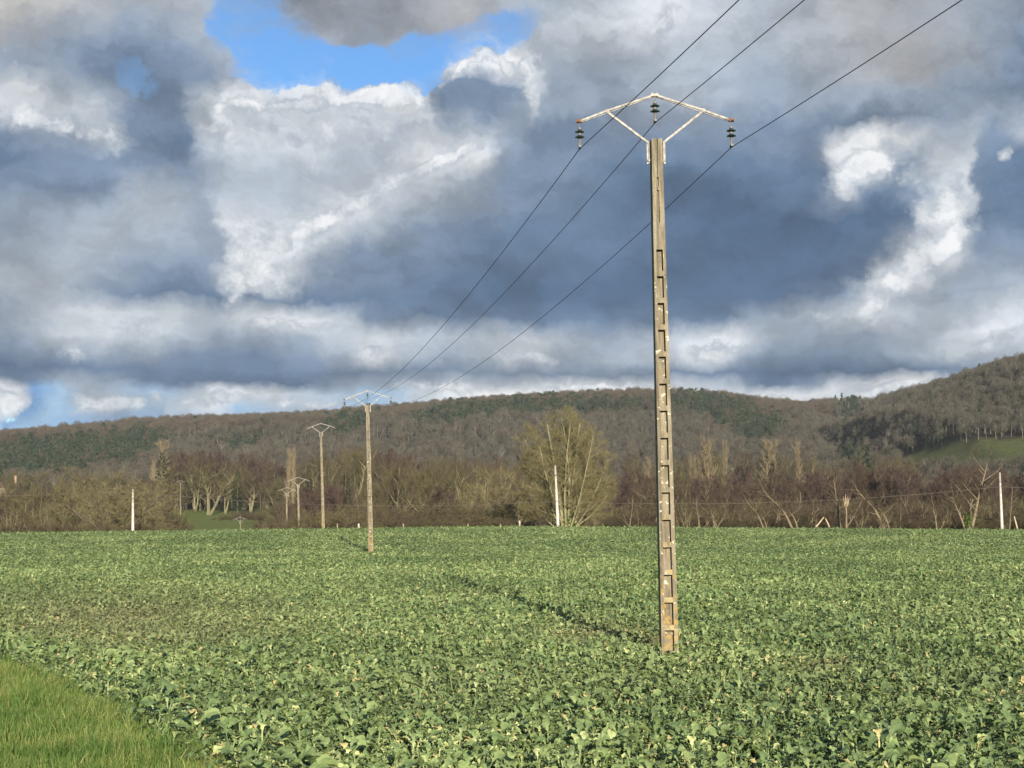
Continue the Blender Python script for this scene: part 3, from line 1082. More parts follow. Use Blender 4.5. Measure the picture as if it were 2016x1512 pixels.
# round olive willow, many ascending stems, twigs almost to the ground
for sd_ in (1, 2, 3):
    rg = random.Random(sd_ * 9)
    st = [(rg.uniform(-.5, .5), rg.uniform(-.5, .5), V3(rg.uniform(-.55, .55), rg.uniform(-.55, .55), 1), rg.uniform(6.0, 8.4), .17, .09, .25) for _ in range(6)]
    reg('willow', grow_tree(sd_, st, [dict(n=11, t0=.12, ang=(30, 65), lr=.44, rr=.42, crook=.16, trop=.35), dict(n=7, t0=.15, ang=(25, 60), lr=.5, rr=.5, seg=3, crook=.2, trop=.1)],
                            dict(n=13, L=.75, w=.022, ang=(15, 60), up=.15, sub=1), M['bark'], M['tw_willow'], 'willow'))
# maroon alder: straight stem, dense fine ascending twigs
for sd_ in (4, 5, 6):
    reg('alder', grow_tree(sd_, [(0, 0, V3(.03, 0, 1), 9.5, .16, .04, .1), (.5, .2, V3(.15, .1, 1), 8.2, .12, .05, .1)],
                           [dict(n=24, t0=.18, ang=(35, 60), lr=.36, rr=.32, crook=.1, trop=.5, tap=.8), dict(n=7, t0=.15, ang=(20, 50), lr=.45, rr=.5, seg=2, crook=.15, trop=.3)],
                           dict(n=11, L=.7, w=.026, ang=(10, 45), up=.35, sub=1), M['bark'], M['tw_alder'], 'alder'))
# open brown broadleaf
for sd_ in (7, 8, 9):
    reg('brown', grow_tree(sd_, [(0, 0, V3(.05, 0, 1), 8.5, .22, .07, .1), (.2, .1, V3(-.3, .1, 1), 7.4, .17, .08, .1)],
                           [dict(n=12, t0=.28, ang=(30, 60), lr=.45, rr=.5, crook=.14, trop=.45), dict(n=9, t0=.15, ang=(25, 55), lr=.48, rr=.5, seg=3, crook=.16, trop=.3)],
                           dict(n=12, L=.7, w=.023, ang=(15, 50), up=.25, sub=1), M['bark_moss'], M['tw_brown'], 'broadleaf'))
# olive open tree with clear trunk
for sd_ in (17, 18):
    reg('olive', grow_tree(sd_, [(0, 0, V3(-.12, 0, 1), 8.5, .2, .05, .1), (.1, .1, V3(.2, .1, 1), 8.0, .17, .06, .1)],
                           [dict(n=14, t0=.30, ang=(20, 45), lr=.42, rr=.5, crook=.12, trop=.5), dict(n=8, t0=.15, ang=(20, 50), lr=.48, rr=.5, seg=3, crook=.16, trop=.3)],
                           dict(n=13, L=.7, w=.022, ang=(15, 50), up=.3, sub=1), M['bark_moss'], M['tw_olive'], 'open_broadleaf'))
# columnar poplars
for sd_ in (10, 11):
    reg('poplar', grow_tree(sd_, [(0, 0, UP, 11, .2, .015, .1)],
                            [dict(n=46, t0=.14, ang=(14, 26), lr=.2, rr=.3, crook=.05, trop=.5, tap=.5)],
                            dict(n=26, L=.8, w=.045, ang=(8, 35), up=.6, sub=1), M['bark_pale'], M['tw_cream'], 'poplar'))
# crooked sparse pale-limbed trees of the roadside
SCRAG = [
    ([(0, 0, V3(-.1, 0, 1), 5.4, .12, .10, .15), (.1, 0, V3(.5, .1, 1), 4.2, .07, .12, .3)], 21),
    ([(0, 0, V3(-.5, 0, 1), 5.8, .11, .10, .5), (.25, 0, V3(-.1, .1, 1), 4.4, .07, .12, .2)], 22),
    ([(0, 0, V3(.1, 0, 1), 5.2, .12, .12, .2), (-.3, .2, V3(.5, 0, .8), 3.6, .06, .15, .4), (.2, 0, V3(-.4, .1, 1), 4.2, .06, .15, .4)], 23),
    ([(0, 0, V3(-.2, 0, 1), 5.4, .10, .09, .3), (.2, 0, V3(.1, 0, 1), 5.0, .09, .10, .2), (.5, 0, V3(.4, .2, 1), 4.2, .06, .14, .3)], 24),
]
for st, sd_ in SCRAG:
    reg('scrag', grow_tree(sd_, st, [dict(n=9, t0=.25, ang=(25, 60), lr=.42, rr=.45, seg=5, crook=.22, trop=.45), dict(n=6, t0=.2, ang=(25, 60), lr=.5, rr=.55, seg=3, crook=.25, trop=.3)],
                           dict(n=10, L=.5, w=.014, ang=(20, 60), up=.2, sub=1), M['bark_pale'], M['tw_brown'], 'crooked_tree'))
# coppice: a sheaf of upright shoots
for sd_ in (31, 32, 33):
    rg = random.Random(sd_)
    st = [(rg.uniform(-.3, .3), rg.uniform(-.3, .3), V3(rg.uniform(-.4, .4), rg.uniform(-.4, .4), 1), rg.uniform(2.4, 3.8), .045, .06, .3) for _ in range(11)]
    reg('coppice', grow_tree(sd_, st, [dict(n=6, t0=.25, ang=(15, 45), lr=.4, rr=.5, seg=3, crook=.15, trop=.5)],
                             dict(n=9, L=.45, w=.020, ang=(10, 45), up=.4, sub=1), M['bark_pale'], M['tw_olive'], 'coppice'))
# low shrubs
for sd_ in (41, 42, 43, 44):
    rg = random.Random(sd_)
    st = [(rg.uniform(-.8, .8), rg.uniform(-.5, .5), V3(rg.uniform(-.8, .8), rg.uniform(-.8, .8), 1), rg.uniform(1.6, 2.6), .03, .12, .1) for _ in range(14)]
    reg('shrub', grow_tree(sd_, st, [dict(n=7, t0=.1, ang=(25, 60), lr=.42, rr=.5, seg=3, crook=.2, trop=.1)],
                           dict(n=12, L=.42, w=.028, ang=(20, 70), up=.1, sub=1), M['tw_brown'], M['tw_brown'] if sd_ % 2 else M['tw_olive'], 'shrub', 0))


def conifer_res(seed):
    rng = random.Random(seed)
    tr, sl = MB(), Sliver()
    tr.tube([(0, 0, -.3), (0, 0, 9.5)], [.2, .03], 6)
    for k in range(70):
        u = (k + rng.random()) / 70
        z0 = .8 + 8.9 * u
        L = 2.5 * (1 - u) ** .8 + .25
        az = k * 2.4 + rng.uniform(-.3, .3)
        d = V3(math.cos(az), math.sin(az), .12)
        for j in range(int(14 + 46 * (1 - u))):
            q = V3(0, 0, z0) + d * L * math.sqrt(rng.random()) + V3(0, 0, rng.uniform(-.12, .12))
            dd = (d + V3(rng.gauss(0, .6), rng.gauss(0, .6), rng.gauss(0, .35))).normalized()
            sl.add(q, dd, rng.uniform(.25, .5), .16, rng, .2)
    cr = MB(); cr.add(sl.v, sl.f)
    return tr.mesh('conifer_trunk', M['bark']), cr.mesh('conifer_crown', M['conifer'])


reg('conifer', conifer_res(51)); reg('conifer', conifer_res(52))

# hillside and valley woods that read as one mass
G = [far_tree(60 + i, 11, 3.2 + .3 * (i % 3), 430, .15) for i in range(5)]
GR = [far_tree(70 + i, 11, 3.4 + .3 * (i % 3), 460, .15, 'tw_far_red', 'tw_far_red') for i in range(4)]
GP = [far_tree(80 + i, 12, 2.3 + .3 * (i % 3), 240, .12, 'tw_far_pale', 'tw_far_grey', .30) for i in range(4)]
PN = [far_pine(90 + i) for i in range(4)]
PC = [far_pine(95 + i, 13, 2.8, True) for i in range(2)]
EVER = [[(-60, 872), (0, 868), (60, 860), (130, 850), (200, 845), (300, 842), (330, 862), (300, 885), (235, 912), (100, 925), (-60, 925)],
        [(630, 840), (655, 822), (720, 820), (738, 842), (690, 852)],
        [(760, 838), (800, 820), (900, 800), (1000, 788), (1100, 784), (1290, 786), (1290, 800), (1180, 806), (1050, 816), (920, 818), (850, 830)],
        [(1310, 778), (1400, 776), (1450, 790), (1500, 812), (1545, 842), (1510, 864), (1450, 852), (1400, 825), (1320, 800)],
        [(1640, 800), (1665, 790), (1700, 790), (1694, 814), (1655, 828)],
        [(440, 860), (520, 850), (530, 868), (450, 880)],
        [(1640, 880), (1690, 872), (1700, 900), (1650, 905)],
        [(1800, 848), (1870, 840), (1880, 872), (1815, 880)]]
rs = np.random.RandomState(21)
rows_ = []
yy = 585.0
while yy < 1580:
    st_ = 5.9 + (yy - 585) * 0.0022
    xs = np.arange(-(0.40 * yy + 25), 0.40 * yy + 25, st_)
    rows_.append(np.stack([xs + rs.uniform(-.5, .5, len(xs)) * st_, yy + rs.uniform(-.5, .5, len(xs)) * st_], 1))
    yy += st_
# the nearer right-hand hill starts sooner
yy = 470.0
while yy < 585:
    xs = np.arange(120, 0.40 * yy + 25, 5.0)
    rows_.append(np.stack([xs + rs.uniform(-3, 3, len(xs)), yy + rs.uniform(-3, 3, len(xs))], 1))
    yy += 5.0
xs, ys_ = np.meshgrid(np.arange(140, 420, 7.5), np.arange(560, 960, 7.5))
rows_.append(np.stack([xs.ravel() + rs.uniform(-3, 3, xs.size), ys_.ravel() + rs.uniform(-3, 3, xs.size)], 1))
xy = np.concatenate(rows_)
zz = terrain(xy[:, 0], xy[:, 1])
pxc, pyc = proj(xy[:, 0], xy[:, 1], zz + 8)
pxb, pyb = proj(xy[:, 0], xy[:, 1], zz)
nx = 16 * wob(xy[:, 0], xy[:, 1], 60); ny = 7 * wob(xy[:, 1] + 300, xy[:, 0], 45)
ev = np.zeros(len(xy), bool)
for poly in EVER:
    ev |= inpoly(pxc + nx, pyc + ny, poly)
u = rs.uniform(0, 1, len(xy))
ev = ((ev & (u < .78)) | (u < .012)) & ((pyc > np.interp(pxc, [p for p, q in RIDGE], [q for p, q in RIDGE]) + 13) | (pxc > 1630))
past = inpoly(pxb, pyb, PAST_HILL) | inpoly(pxb, pyb - 9, PAST_HILL)
ridge_py = np.interp(pxc, [p for p, q in RIDGE], [q for p, q in RIDGE])
red = (~ev) & ((pyc < ridge_py + 26) & (pxc < 1640) & (u < .92) | (u > .82) & (pxc < 1640))
pale = (~ev) & (~red) & (rs.uniform(0, 1, len(xy)) < np.where(pyc > 815, .42, .16))
grey = ~(ev | red | pale)
n = len(xy)
s = rs.uniform(.72, 1.16, n) * (0.8 + 0.25 * ss(700, 1300, xy[:, 1]))
ROT = np.stack([rs.normal(0, .04, n), rs.normal(0, .04, n), rs.uniform(0, 6.28, n)], 1)
POS = np.stack([xy[:, 0], xy[:, 1], zz], 1)
SC = np.stack([s * 1.1, s * 1.1, s * rs.uniform(.85, 1.15, n)], 1)
vis = ~past
con = ev & (pxc > 1630)
for nm, mask, tp, lb in (
        ('bare_hill_wood', grey & vis, G, 'grey-brown leafless wood covering the long hill and the right-hand hill'),
        ('russet_hill_wood', red & vis, GR, 'russet leafless treetops along the crest of the hill'),
        ('pale_trunk_wood', pale & vis, GP, 'leafless trees with pale upright trunks on the lower hillside'),
        ('pine_wood', ev & ~con & vis, PN, 'dark green pine stands on the far hillside'),
        ('fir_wood', con & vis, PC, 'dark pointed firs scattered along the hilltops')):
    scatter(nm, tp, POS[mask], ROT[mask], SC[mask], np.zeros(mask.sum()), lb)
#@@HILL_END


# valley-floor woods, placed by the height their crowns reach against the hill
def wood(name, label, kinds, bands, seed, wfac=1.0):
    """bands: (px0, px1, Ynear, Yfar, count, [(px, crown top py)...], jitter)"""
    rs = np.random.RandomState(seed)
    pool = [k for kk in kinds for k in KINDS[kk]]
    tm = []
    for H, W_, (a, b) in pool:
        mb = MB()
        mb.v = [tuple(v.co) for v in a.vertices] + [tuple(v.co) for v in b.vertices]
        o_ = len(a.vertices)
        mb.f = [tuple(p.vertices) for p in a.polygons] + [tuple(i + o_ for i in p.vertices) for p in b.polygons]
        me = mb.mesh('bare_tree')
        me.materials.append(a.materials[0]); me.materials.append(M['tw_olive'] if b.materials[0] == M['tw_willow'] else b.materials[0])
        mi = np.ones(len(me.polygons), np.int32); mi[:len(a.polygons)] = 0
        me.polygons.foreach_set('material_index', mi)
        tm.append(me)
    Hm = np.mean([k[0] for k in pool])
    P, S = [], []
    for (p0, p1, y0, y1, cnt, top, jit) in bands:
        for i in range(cnt):
            px = rs.uniform(p0, p1); Y = y0 + (y1 - y0) * rs.uniform(0, 1)
            py = np.interp(px, [a for a, b in top], [b for a, b in top]) + abs(rs.normal(0, jit)) + 12 * (1 - (Y - y0) / max(1, y1 - y0))
            X = (px - 1008) / F * Y
            zt = CAM_Z + slope_of(py) * Y
            zb = tz(X, Y)
            if zt - zb < .8:
                continue
            k = (zt - zb) / Hm
            P.append((X, Y, zb)); S.append((min(k * 1.2, 1.5) * rs.uniform(.8, 1.2) * wfac, min(k * 1.2, 1.5) * wfac, k))
    n = len(P)
    scatter(name, tm, P, np.stack([np.zeros(n), np.zeros(n), rs.uniform(0, 6.28, n)], 1), S, np.zeros(n), label)


wood('maroon_alder_wood', 'dense maroon alder wood on the valley floor behind the roadside trees', ['alder', 'alder', 'brown'], [
    (1190, 2080, 260, 420, 170, [(1190, 925), (1300, 925), (1400, 935), (1480, 912), (1560, 930), (1640, 925), (1700, 905), (1780, 915), (1850, 925), (1900, 905), (1960, 925), (2080, 915)], 13),
    (330, 570, 500, 560, 70, [(330, 890), (380, 884), (450, 885), (520, 895), (570, 915)], 7),
    (720, 820, 380, 500, 24, [(720, 890), (760, 882), (800, 886), (820, 900)], 6),
    (545, 700, 255, 330, 28, [(545, 985), (560, 985), (640, 945), (700, 950)], 12),
    (830, 900, 260, 300, 9, [(830, 965), (900, 958)], 5),
    (-60, 60, 300, 420, 12, [(-60, 950), (60, 960)], 8)], 71)
wood('olive_valley_wood', 'olive-brown leafless trees massed on the valley floor below the hill', ['olive', 'brown', 'willow'], [
    (-60, 330, 330, 520, 34, [(-60, 930), (0, 925), (100, 925), (200, 925), (330, 935)], 9),
    (560, 720, 380, 520, 30, [(560, 915), (640, 890), (720, 880)], 9),
    (720, 1060, 300, 480, 70, [(720, 910), (800, 900), (900, 905), (1060, 905)], 9),
    (1150, 1340, 380, 540, 20, [(1150, 900), (1340, 900)], 9),
    (1330, 1800, 450, 560, 60, [(1330, 893), (1450, 885), (1560, 890), (1650, 905), (1700, 892), (1800, 905)], 8),
    (340, 500, 500, 560, 22, [(340, 905), (500, 910)], 9)], 72)
# scrub along the far edge of the field: a brown tangle
wood('roadside_scrub', 'brown bramble and twig tangle along the far edge of the field', ['shrub'], [
    (-60, 330, 166, 178, 60, [(-60, 1026), (0, 1022), (90, 1026), (200, 1024), (330, 1026)], 7),
    (520, 1000, 168, 190, 106, [(520, 1030), (560, 1018), (700, 1014), (800, 1018), (900, 1010), (1000, 1005)], 8),
    (520, 1000, 195, 245, 106, [(520, 1020), (560, 1002), (700, 990), (800, 994), (900, 985), (1000, 985)], 12),
    (1000, 2080, 172, 190, 150, [(1000, 1012), (1190, 1018), (1300, 1010), (1500, 1012), (1650, 1006), (1800, 1004), (2080, 1004)], 12),
    (1180, 2080, 195, 250, 190, [(1180, 990), (1500, 988), (1700, 980), (2080, 980)], 12),
    (330, 366, 205, 240, 10, [(330, 1014), (360, 1014)], 3),
    (420, 520, 432, 446, 30, [(420, 1010), (430, 1006), (520, 1002)], 2)], 73, 1.15)

LABELS_USED = set()


def tree(kindname, idx, px, ytop, Y, wpx, label, cat='tree', name='bare_tree', group=None, rz=None, lean=0.0, flip=1):
    pool = KINDS[kindname]
    H, W_, (tm_, cm_) = pool[idx % len(pool)]
    X = (px - 1008) / F * Y
    zb = tz(X, Y) - 0.05
    zt = CAM_Z + slope_of(ytop) * Y
    r = random.Random(int(px * 31 + Y))
    e = empty(name, (X, Y, zb), r.uniform(0, 6.28) if rz is None else rz)
    if lean:
        e.rotation_euler[1] = lean
    tag(e, label, cat, group)
    t_ = mk('trunk', tm_, None, e)
    c_ = mk('crown', cm_, None, e)
    sx = (wpx / F * Y) / W_
    sz = (zt - zb) / H
    for o in (t_, c_):
        o.scale = (sx * flip, sx, sz)
    return e


ZR = dict(rz=0.0)
# left: willows and small trees behind the field edge
tree('willow', 0, 205, 926, 205, 200, 'largest round olive-brown willow left of the white post at the left', name='willow_tree')
tree('willow', 1, 75, 925, 235, 150, 'olive willow with dark ivy on its forked trunks near the left edge', name='willow_tree')
tree('willow', 2, 288, 962, 225, 80, 'low olive willow just right of the left white post', name='willow_tree')
tree('willow', 0, 142, 940, 260, 90, 'olive willow standing between the two biggest willows at the left', name='willow_tree')
tree('coppice', 0, 26, 992, 172, 52, 'pale coppiced clump of upright shoots nearest the left edge', 'coppice', 'coppiced_shrub')
tree('scrag', 2, 66, 1002, 170, 40, 'small pale leafless tree second from the left at the field edge', name='young_tree')
tree('coppice', 2, 100, 985, 180, 60, 'pale coppiced shrub with sunlit stems between two willows', 'coppice', 'coppiced_shrub')
tree('scrag', 1, 214, 1003, 172, 60, 'crooked pale limbs low in front of the largest willow', name='young_tree', **ZR)
tree('alder', 1, 322, 962, 300, 60, 'small maroon alder left of the far power pole by the meadow', name='alder_tree')
tree('shrub', 0, 352, 1006, 215, 70, 'rounded dark brown shrub at the left end of the little meadow', 'shrub', 'shrub')
tree('conifer', 0, 320, 893, 470, 34, 'dark pointed conifer in front of the tall pale poplar at the left', name='conifer_tree')
tree('conifer', 1, 1, 912, 480, 26, 'dark conifer cut by the left edge of the photo', name='conifer_tree')
tree('poplar', 0, 316, 866, 500, 26, 'tall pale poplar rising above the dark conifer at the left', name='poplar_tree')
tree('poplar', 1, 300, 905, 505, 14, 'thin leaning pale poplar left of the dark conifer', name='poplar_tree')
tree('olive', 0, 386, 914, 492, 56, 'olive broadleaf tree above the left part of the field shelter', name='broadleaf_tree')
tree('olive', 1, 412, 908, 470, 62, 'olive tree with a forked pale trunk beside the field shelter', name='broadleaf_tree')
tree('olive', 0, 446, 922, 480, 52, 'olive tree between the forked tree and the dark narrow conifer', name='broadleaf_tree')
tree('conifer', 1, 469, 924, 475, 26, 'narrow dark conifer among the trees right of the field shelter', name='conifer_tree')
tree('brown', 2, 496, 928, 470, 50, 'brown rounded tree right of the narrow dark conifer', name='broadleaf_tree')
# centre
tree('poplar', 0, 568, 884, 330, 15, 'left-hand one of the two slim pale poplars above the small power poles', name='poplar_tree')
tree('poplar', 1, 577, 884, 326, 12, 'right-hand one of the two slim pale poplars above the small power poles', name='poplar_tree')
tree('conifer', 0, 609, 918, 340, 26, 'bright green conifer just left of the third power pole', name='conifer_tree')
tree('olive', 1, 700, 880, 330, 76, 'olive tree left of the second power pole with bare lower trunk', name='broadleaf_tree')
tree('olive', 0, 662, 905, 320, 60, 'olive tree between the third and second power poles', name='broadleaf_tree')
tree('conifer', 0, 686, 948, 260, 22, 'small dark ivy-green bush-like conifer left of the second power pole', name='conifer_tree')
tree('willow', 1, 674, 998, 172, 92, 'ochre twiggy shrub between the third and second power poles', 'shrub', 'shrub')
tree('brown', 0, 786, 905, 300, 90, 'fan-shaped brown tree right of the second power pole', name='broadleaf_tree')
tree('olive', 1, 828, 925, 270, 66, 'olive tree on a thin stem, second to the right of the second power pole', name='broadleaf_tree')
tree('brown', 1, 878, 905, 300, 84, 'brown spreading tree midway between the second pole and the big tree', name='broadleaf_tree')
tree('olive', 0, 916, 905, 285, 66, 'olive tree with two pale stems midway to the big multi-stemmed tree', name='broadleaf_tree')
tree('willow', 2, 955, 925, 250, 92, 'dark olive thicket tree left of the big multi-stemmed tree', name='willow_tree')
tree('scrag', 3, 1010, 940, 225, 70, 'small tree with pale grey-green spreading limbs left of the big tree', name='young_tree', **ZR)
tree('alder', 2, 862, 958, 240, 48, 'low maroon bush below the spreading brown tree', 'shrub', 'shrub')
tree('shrub', 2, 782, 1014, 172, 66, 'low bramble hump right of the foot of the second power pole', 'shrub', 'shrub')
tree('shrub', 3, 968, 985, 195, 150, 'wide low olive shrub left of the foot of the big tree', 'shrub', 'shrub')

# the big multi-stemmed tree
rg = random.Random(3)
big_st = [(-.12, 0, V3(-.16, 0, 1), 12.4, .26, .03, .12), (.22, .1, V3(.03, .1, 1), 13.0, .30, .03, .05), (.32, -.1, V3(.16, 0, 1), 12.2, .24, .035, .1),
          (-.5, .1, V3(-.36, .1, 1), 11.2, .17, .045, .3), (.6, .2, V3(.38, .1, 1), 11.2, .17, .045, .3), (0, .5, V3(-.05, .35, 1), 11.6, .14, .05, .1),
          (.3, -.4, V3(.26, -.3, 1), 11.2, .12, .05, .1), (-.3, -.3, V3(-.27, -.25, 1), 11.4, .12, .05, .1), (.1, .3, V3(.1, .2, 1), 12.6, .16, .05, .1), (-.05, -.3, V3(-.07, -.1, 1), 12.6, .16, .04, .1), (-.25, .3, V3(-.24, .2, 1), 11.9, .12, .045, .1), (.4, .3, V3(.30, .2, 1), 11.6, .11, .045, .1), (.05, -.1, V3(.09, -.2, 1), 12.8, .16, .04, .1),
          (.7, .3, V3(.72, .1, 1), 9.2, .10, .07, .45), (-.6, .2, V3(-.70, .1, 1), 9.0, .09, .07, .45), (.6, .5, V3(1.0, .5, .8), 7.0, .08, .09, .4), (-.6, .5, V3(-1.0, .3, .8), 6.6, .07, .09, .4)]
big = grow_tree(7, big_st, [dict(n=24, t0=.13, ang=(32, 68), lr=.33, rr=.32, crook=.12, trop=.25, tap=.75, seg=5),
                            dict(n=9, t0=.12, ang=(25, 55), lr=.45, rr=.5, seg=3, crook=.16, trop=.22)],
                dict(n=11, L=.60, w=.018, ang=(12, 55), up=.12, sub=1), M['bark_tree'], M['tw_yellow'], 'big_tree')
reg('big', big)
bt = tree('big', 0, 1114, 812, 166, 176, 'biggest tree of the valley, many pale stems fanning up into yellow-olive twigs', name='multi_stemmed_tree', **ZR)


def ivy_on(parent, h, r, n, seed, w_=.14):
    rng = random.Random(seed)
    mb = MB()
    for i in range(n):
        a = rng.uniform(0, 6.28); z_ = h * rng.random() ** 1.1
        rr = r * (1.05 - .55 * z_ / h) * rng.uniform(.6, 1.15)
        c = V3(math.cos(a) * rr, math.sin(a) * rr, z_)
        q = Euler((rng.uniform(-.9, .9), rng.uniform(-.9, .9), rng.uniform(0, 6.28))).to_matrix()
        k = w_ * rng.uniform(.5, 1.1)
        mb.add([c + q @ V3(-k / 2, 0, -k / 2), c + q @ V3(k / 2, 0, -k / 2), c + q @ V3(k / 2, .04, k / 3), c + q @ V3(0, 0, k * .6), c + q @ V3(-k / 2, .04, k / 3)], [(0, 1, 2, 3, 4)])
    o = mb.build('ivy', M['ivy'], parent)
    return o


iv = ivy_on(bt, 3.3, .75, 900, 5)
iv.location = (.3, 0, 0)
tree('willow', 0, 1165, 930, 205, 120, 'dark olive thicket tree behind the right side of the big multi-stemmed tree', name='willow_tree')
tree('willow', 1, 1062, 950, 200, 90, 'low brown-olive thicket tree behind the left side of the big tree', name='willow_tree')

# roadside row from the big tree to the right edge
tree('scrag', 2, 1237, 962, 170, 34, 'broken grey stem leaning left, first right of the big tree', name='young_tree', rz=0, lean=-.06)
tree('scrag', 0, 1256, 985, 172, 26, 'short pale sapling between the broken stem and the near power pole', name='young_tree', **ZR)
tree('scrag', 3, 1293, 930, 176, 92, 'pale crooked tree half hidden behind the near power pole', name='crooked_tree', **ZR)
tree('coppice', 1, 1348, 972, 172, 34, 'sheaf of pale upright stems just right of the near power pole', 'coppice', 'coppiced_shrub')
tree('scrag', 0, 1376, 968, 170, 66, 'gnarled pale stump-like tree second right of the near power pole', name='crooked_tree', **ZR)
tree('scrag', 2, 1410, 938, 174, 74, 'pale forked tree third right of the near power pole', name='crooked_tree', rz=2.9)
tree('scrag', 1, 1504, 960, 171, 76, 'pale curved tree leaning left, with two stems from one foot', name='crooked_tree', **ZR)
tree('scrag', 1, 1562, 936, 173, 122, 'strongly leaning pale tree with a bright curved foot left of the crossed stakes', name='crooked_tree', **ZR)
tree('scrag', 3, 1590, 985, 176, 60, 'tangle of thin mossy stems just left of the crossed stakes', name='crooked_tree', rz=.3)
tree('scrag', 0, 1652, 918, 172, 96, 'tall pale forked tree right of the crossed stakes', name='crooked_tree', **ZR)
tree('coppice', 0, 1690, 975, 178, 50, 'ochre coppice clump right of the snapped trunk', 'coppice', 'coppiced_shrub')
tree('scrag', 1, 1742, 930, 176, 120, 'pale tree with a long limb arching left, midway along the right row', name='crooked_tree', **ZR)
tree('coppice', 2, 1735, 1005, 171, 30, 'low pale pair of stumps with shoots in the right row', 'coppice', 'coppiced_shrub')
tree('scrag', 2, 1790, 965, 178, 60, 'brown twiggy small tree between the arching limb and the dead stem', name='young_tree')
tree('scrag', 0, 1842, 958, 172, 60, 'dead pale stem with stubby limbs left of the ivy-footed tree', name='crooked_tree', rz=.4)
st_r = [(0, 0, V3(.05, 0, 1), 4.2, .24, .05, .1), (.1, 0, V3(.22, 0, 1), 8.6, .19, .05, .1), (-.2, .1, V3(-.25, .1, 1), 4.6, .13, .08, .3)]
reg('ivytree', grow_tree(79, st_r, [dict(n=8, t0=.3, ang=(30, 60), lr=.45, rr=.55, seg=6, crook=.12, trop=.35), dict(n=7, t0=.2, ang=(25, 55), lr=.5, rr=.5, seg=3, crook=.2, trop=.3)],
                         dict(n=7, L=.55, w=.020, ang=(20, 55), up=.25, sub=1), M['bark_pale'], M['tw_brown'], 'ivy_tree'))
it = tree('ivytree', 0, 1903, 872, 170, 118, 'tall pale-limbed tree with a clump of ivy round its foot, near the right edge', name='ivy_footed_tree', **ZR)
iv = ivy_on(it, 2.2, .5, 420, 6)
tree('scrag', 0, 1982, 935, 174, 60, 'thin forked tree immediately right of the tall white post at the right', name='young_tree', rz=3.3)
tree('coppice', 1, 1938, 985, 182, 56, 'brown coppice shrub between the ivy-footed tree and the right white post', 'coppice', 'coppiced_shrub')
# unremarkable saplings filling the row between them
for (px, yt, Y, wp, k) in ((1322, 985, 178, 30, 0), (1334, 990, 172, 26, 3), (1392, 992, 184, 34, 2), (1436, 975, 186, 44, 3), (1458, 985, 178, 36, 0), (1478, 990, 188, 30, 2),
                           (1526, 975, 184, 40, 3), (1604, 968, 186, 46, 0), (1632, 985, 180, 34, 2), (1712, 978, 184, 40, 3), (1768, 985, 176, 36, 0), (1815, 972, 186, 44, 2),
                           (1862, 978, 182, 40, 3), (1880, 990, 174, 26, 0), (1930, 975, 188, 40, 2), (1958, 990, 176, 30, 3)):
    tree('scrag', k, px, yt, Y, wp, 'slender crooked sapling with few twigs in the brown roadside row at the right', name='young_tree', group='saplings in the right-hand roadside row')
# single poplars and firs beyond
for (px, yt, wp, lb) in ((1395, 864, 28, 'tallest cream poplar right of the near power pole'), (1424, 868, 13, 'slim cream poplar beside the tallest cream poplar'),
                         (1367, 898, 20, 'short cream poplar nearest the near power pole'), (1383, 905, 14, 'small cream poplar under the tallest one'),
                         (1272, 900, 15, 'single cream poplar left of the near power pole'), (1508, 866, 24, 'left half of the broad cream poplar clump'),
                         (1528, 867, 26, 'right half of the broad cream poplar clump'), (1568, 868, 17, 'lone cream poplar right of the broad poplar clump')):
    tree('poplar', int(px) % 2, px, yt, 430 if px < 1460 else 480, wp, lb, name='poplar_tree', group='cream poplars in the valley')
for (px, yt, Y, wp, lb) in ((1702, 878, 520, 60, 'dark evergreen at the left foot of the right-hand hill'),):
    tree('conifer', int(px) % 2, px, yt, Y, wp, lb, name='conifer_tree')
#@@TREES_END


# ------------------------------------------------------------------ power poles
def shaft_mesh(H, w_top=.20, w_bot=.315, depth=.30, first=.18, pitch=.5, nwin=15, win=.405):
    """reinforced I-section: two flanges, a set-back web, rungs between the recesses, solid head"""
    mb = MB()

    def hw(z):
        return (w_bot + (w_top - w_bot) * z / H) / 2

    def slab(x0, x1, y0, y1, z0, z1, led=0.0):
        """x0,x1: fraction of half width (-1..1); follows the taper"""
        vs = []
        for z_ in (z0, z1):
            h = hw(z_)
            for (x_, y_) in ((x0, y0), (x1, y0), (x1, y1), (x0, y1)):
                vs.append((x_ * h, y_, z_))
        mb.add(vs, [(0, 3, 2, 1), (4, 5, 6, 7), (0, 1, 5, 4), (1, 2, 6, 5), (2, 3, 7, 6), (3, 0, 4, 7)], ledge=led)
    d = depth / 2
    zt = first + pitch * nwin
    slab(-1, -.58, -d, d, -.4, H)
    slab(.50, 1, -d, d, -.4, H)
    slab(-.58, .50, -d + .10, d - .10, -.4, zt)
    z_ = first - (pitch - win)
    mb_z = -.4
    slab(-.58, .50, -d + .003, d - .003, -.4, first - .12, 1)
    for i in range(nwin + 1):
        z0 = first + i * pitch - (pitch - win)
        if i < nwin:
            slab(-.58, .50, -d + .003, -d + .10, z0, z0 + (pitch - win), 1.0)
            slab(-.58, .50, d - .10, d - .003, z0, z0 + (pitch - win), 1.0)
    segs = [(zt - (pitch - win), H - 1.60, 0), (H - 1.60, H - .98, 1), (H - .98, H - .92, 0), (H - .92, H - .74, 1), (H - .74, H - .003, 0)]
    for z0, z1, slot in segs:
        if slot:
            slab(-.58, -.22, -d + .003, d - .003, z0, z1)
            slab(.16, .50, -d + .003, d - .003, z0, z1)
            slab(-.22, .16, -d + .05, d - .05, z0, z1)
        else:
            slab(-.58, .50, -d + .003, d - .003, z0, z1)
    # two small bolt slots high on the head
    return mb.mesh('shaft', M['concrete'])


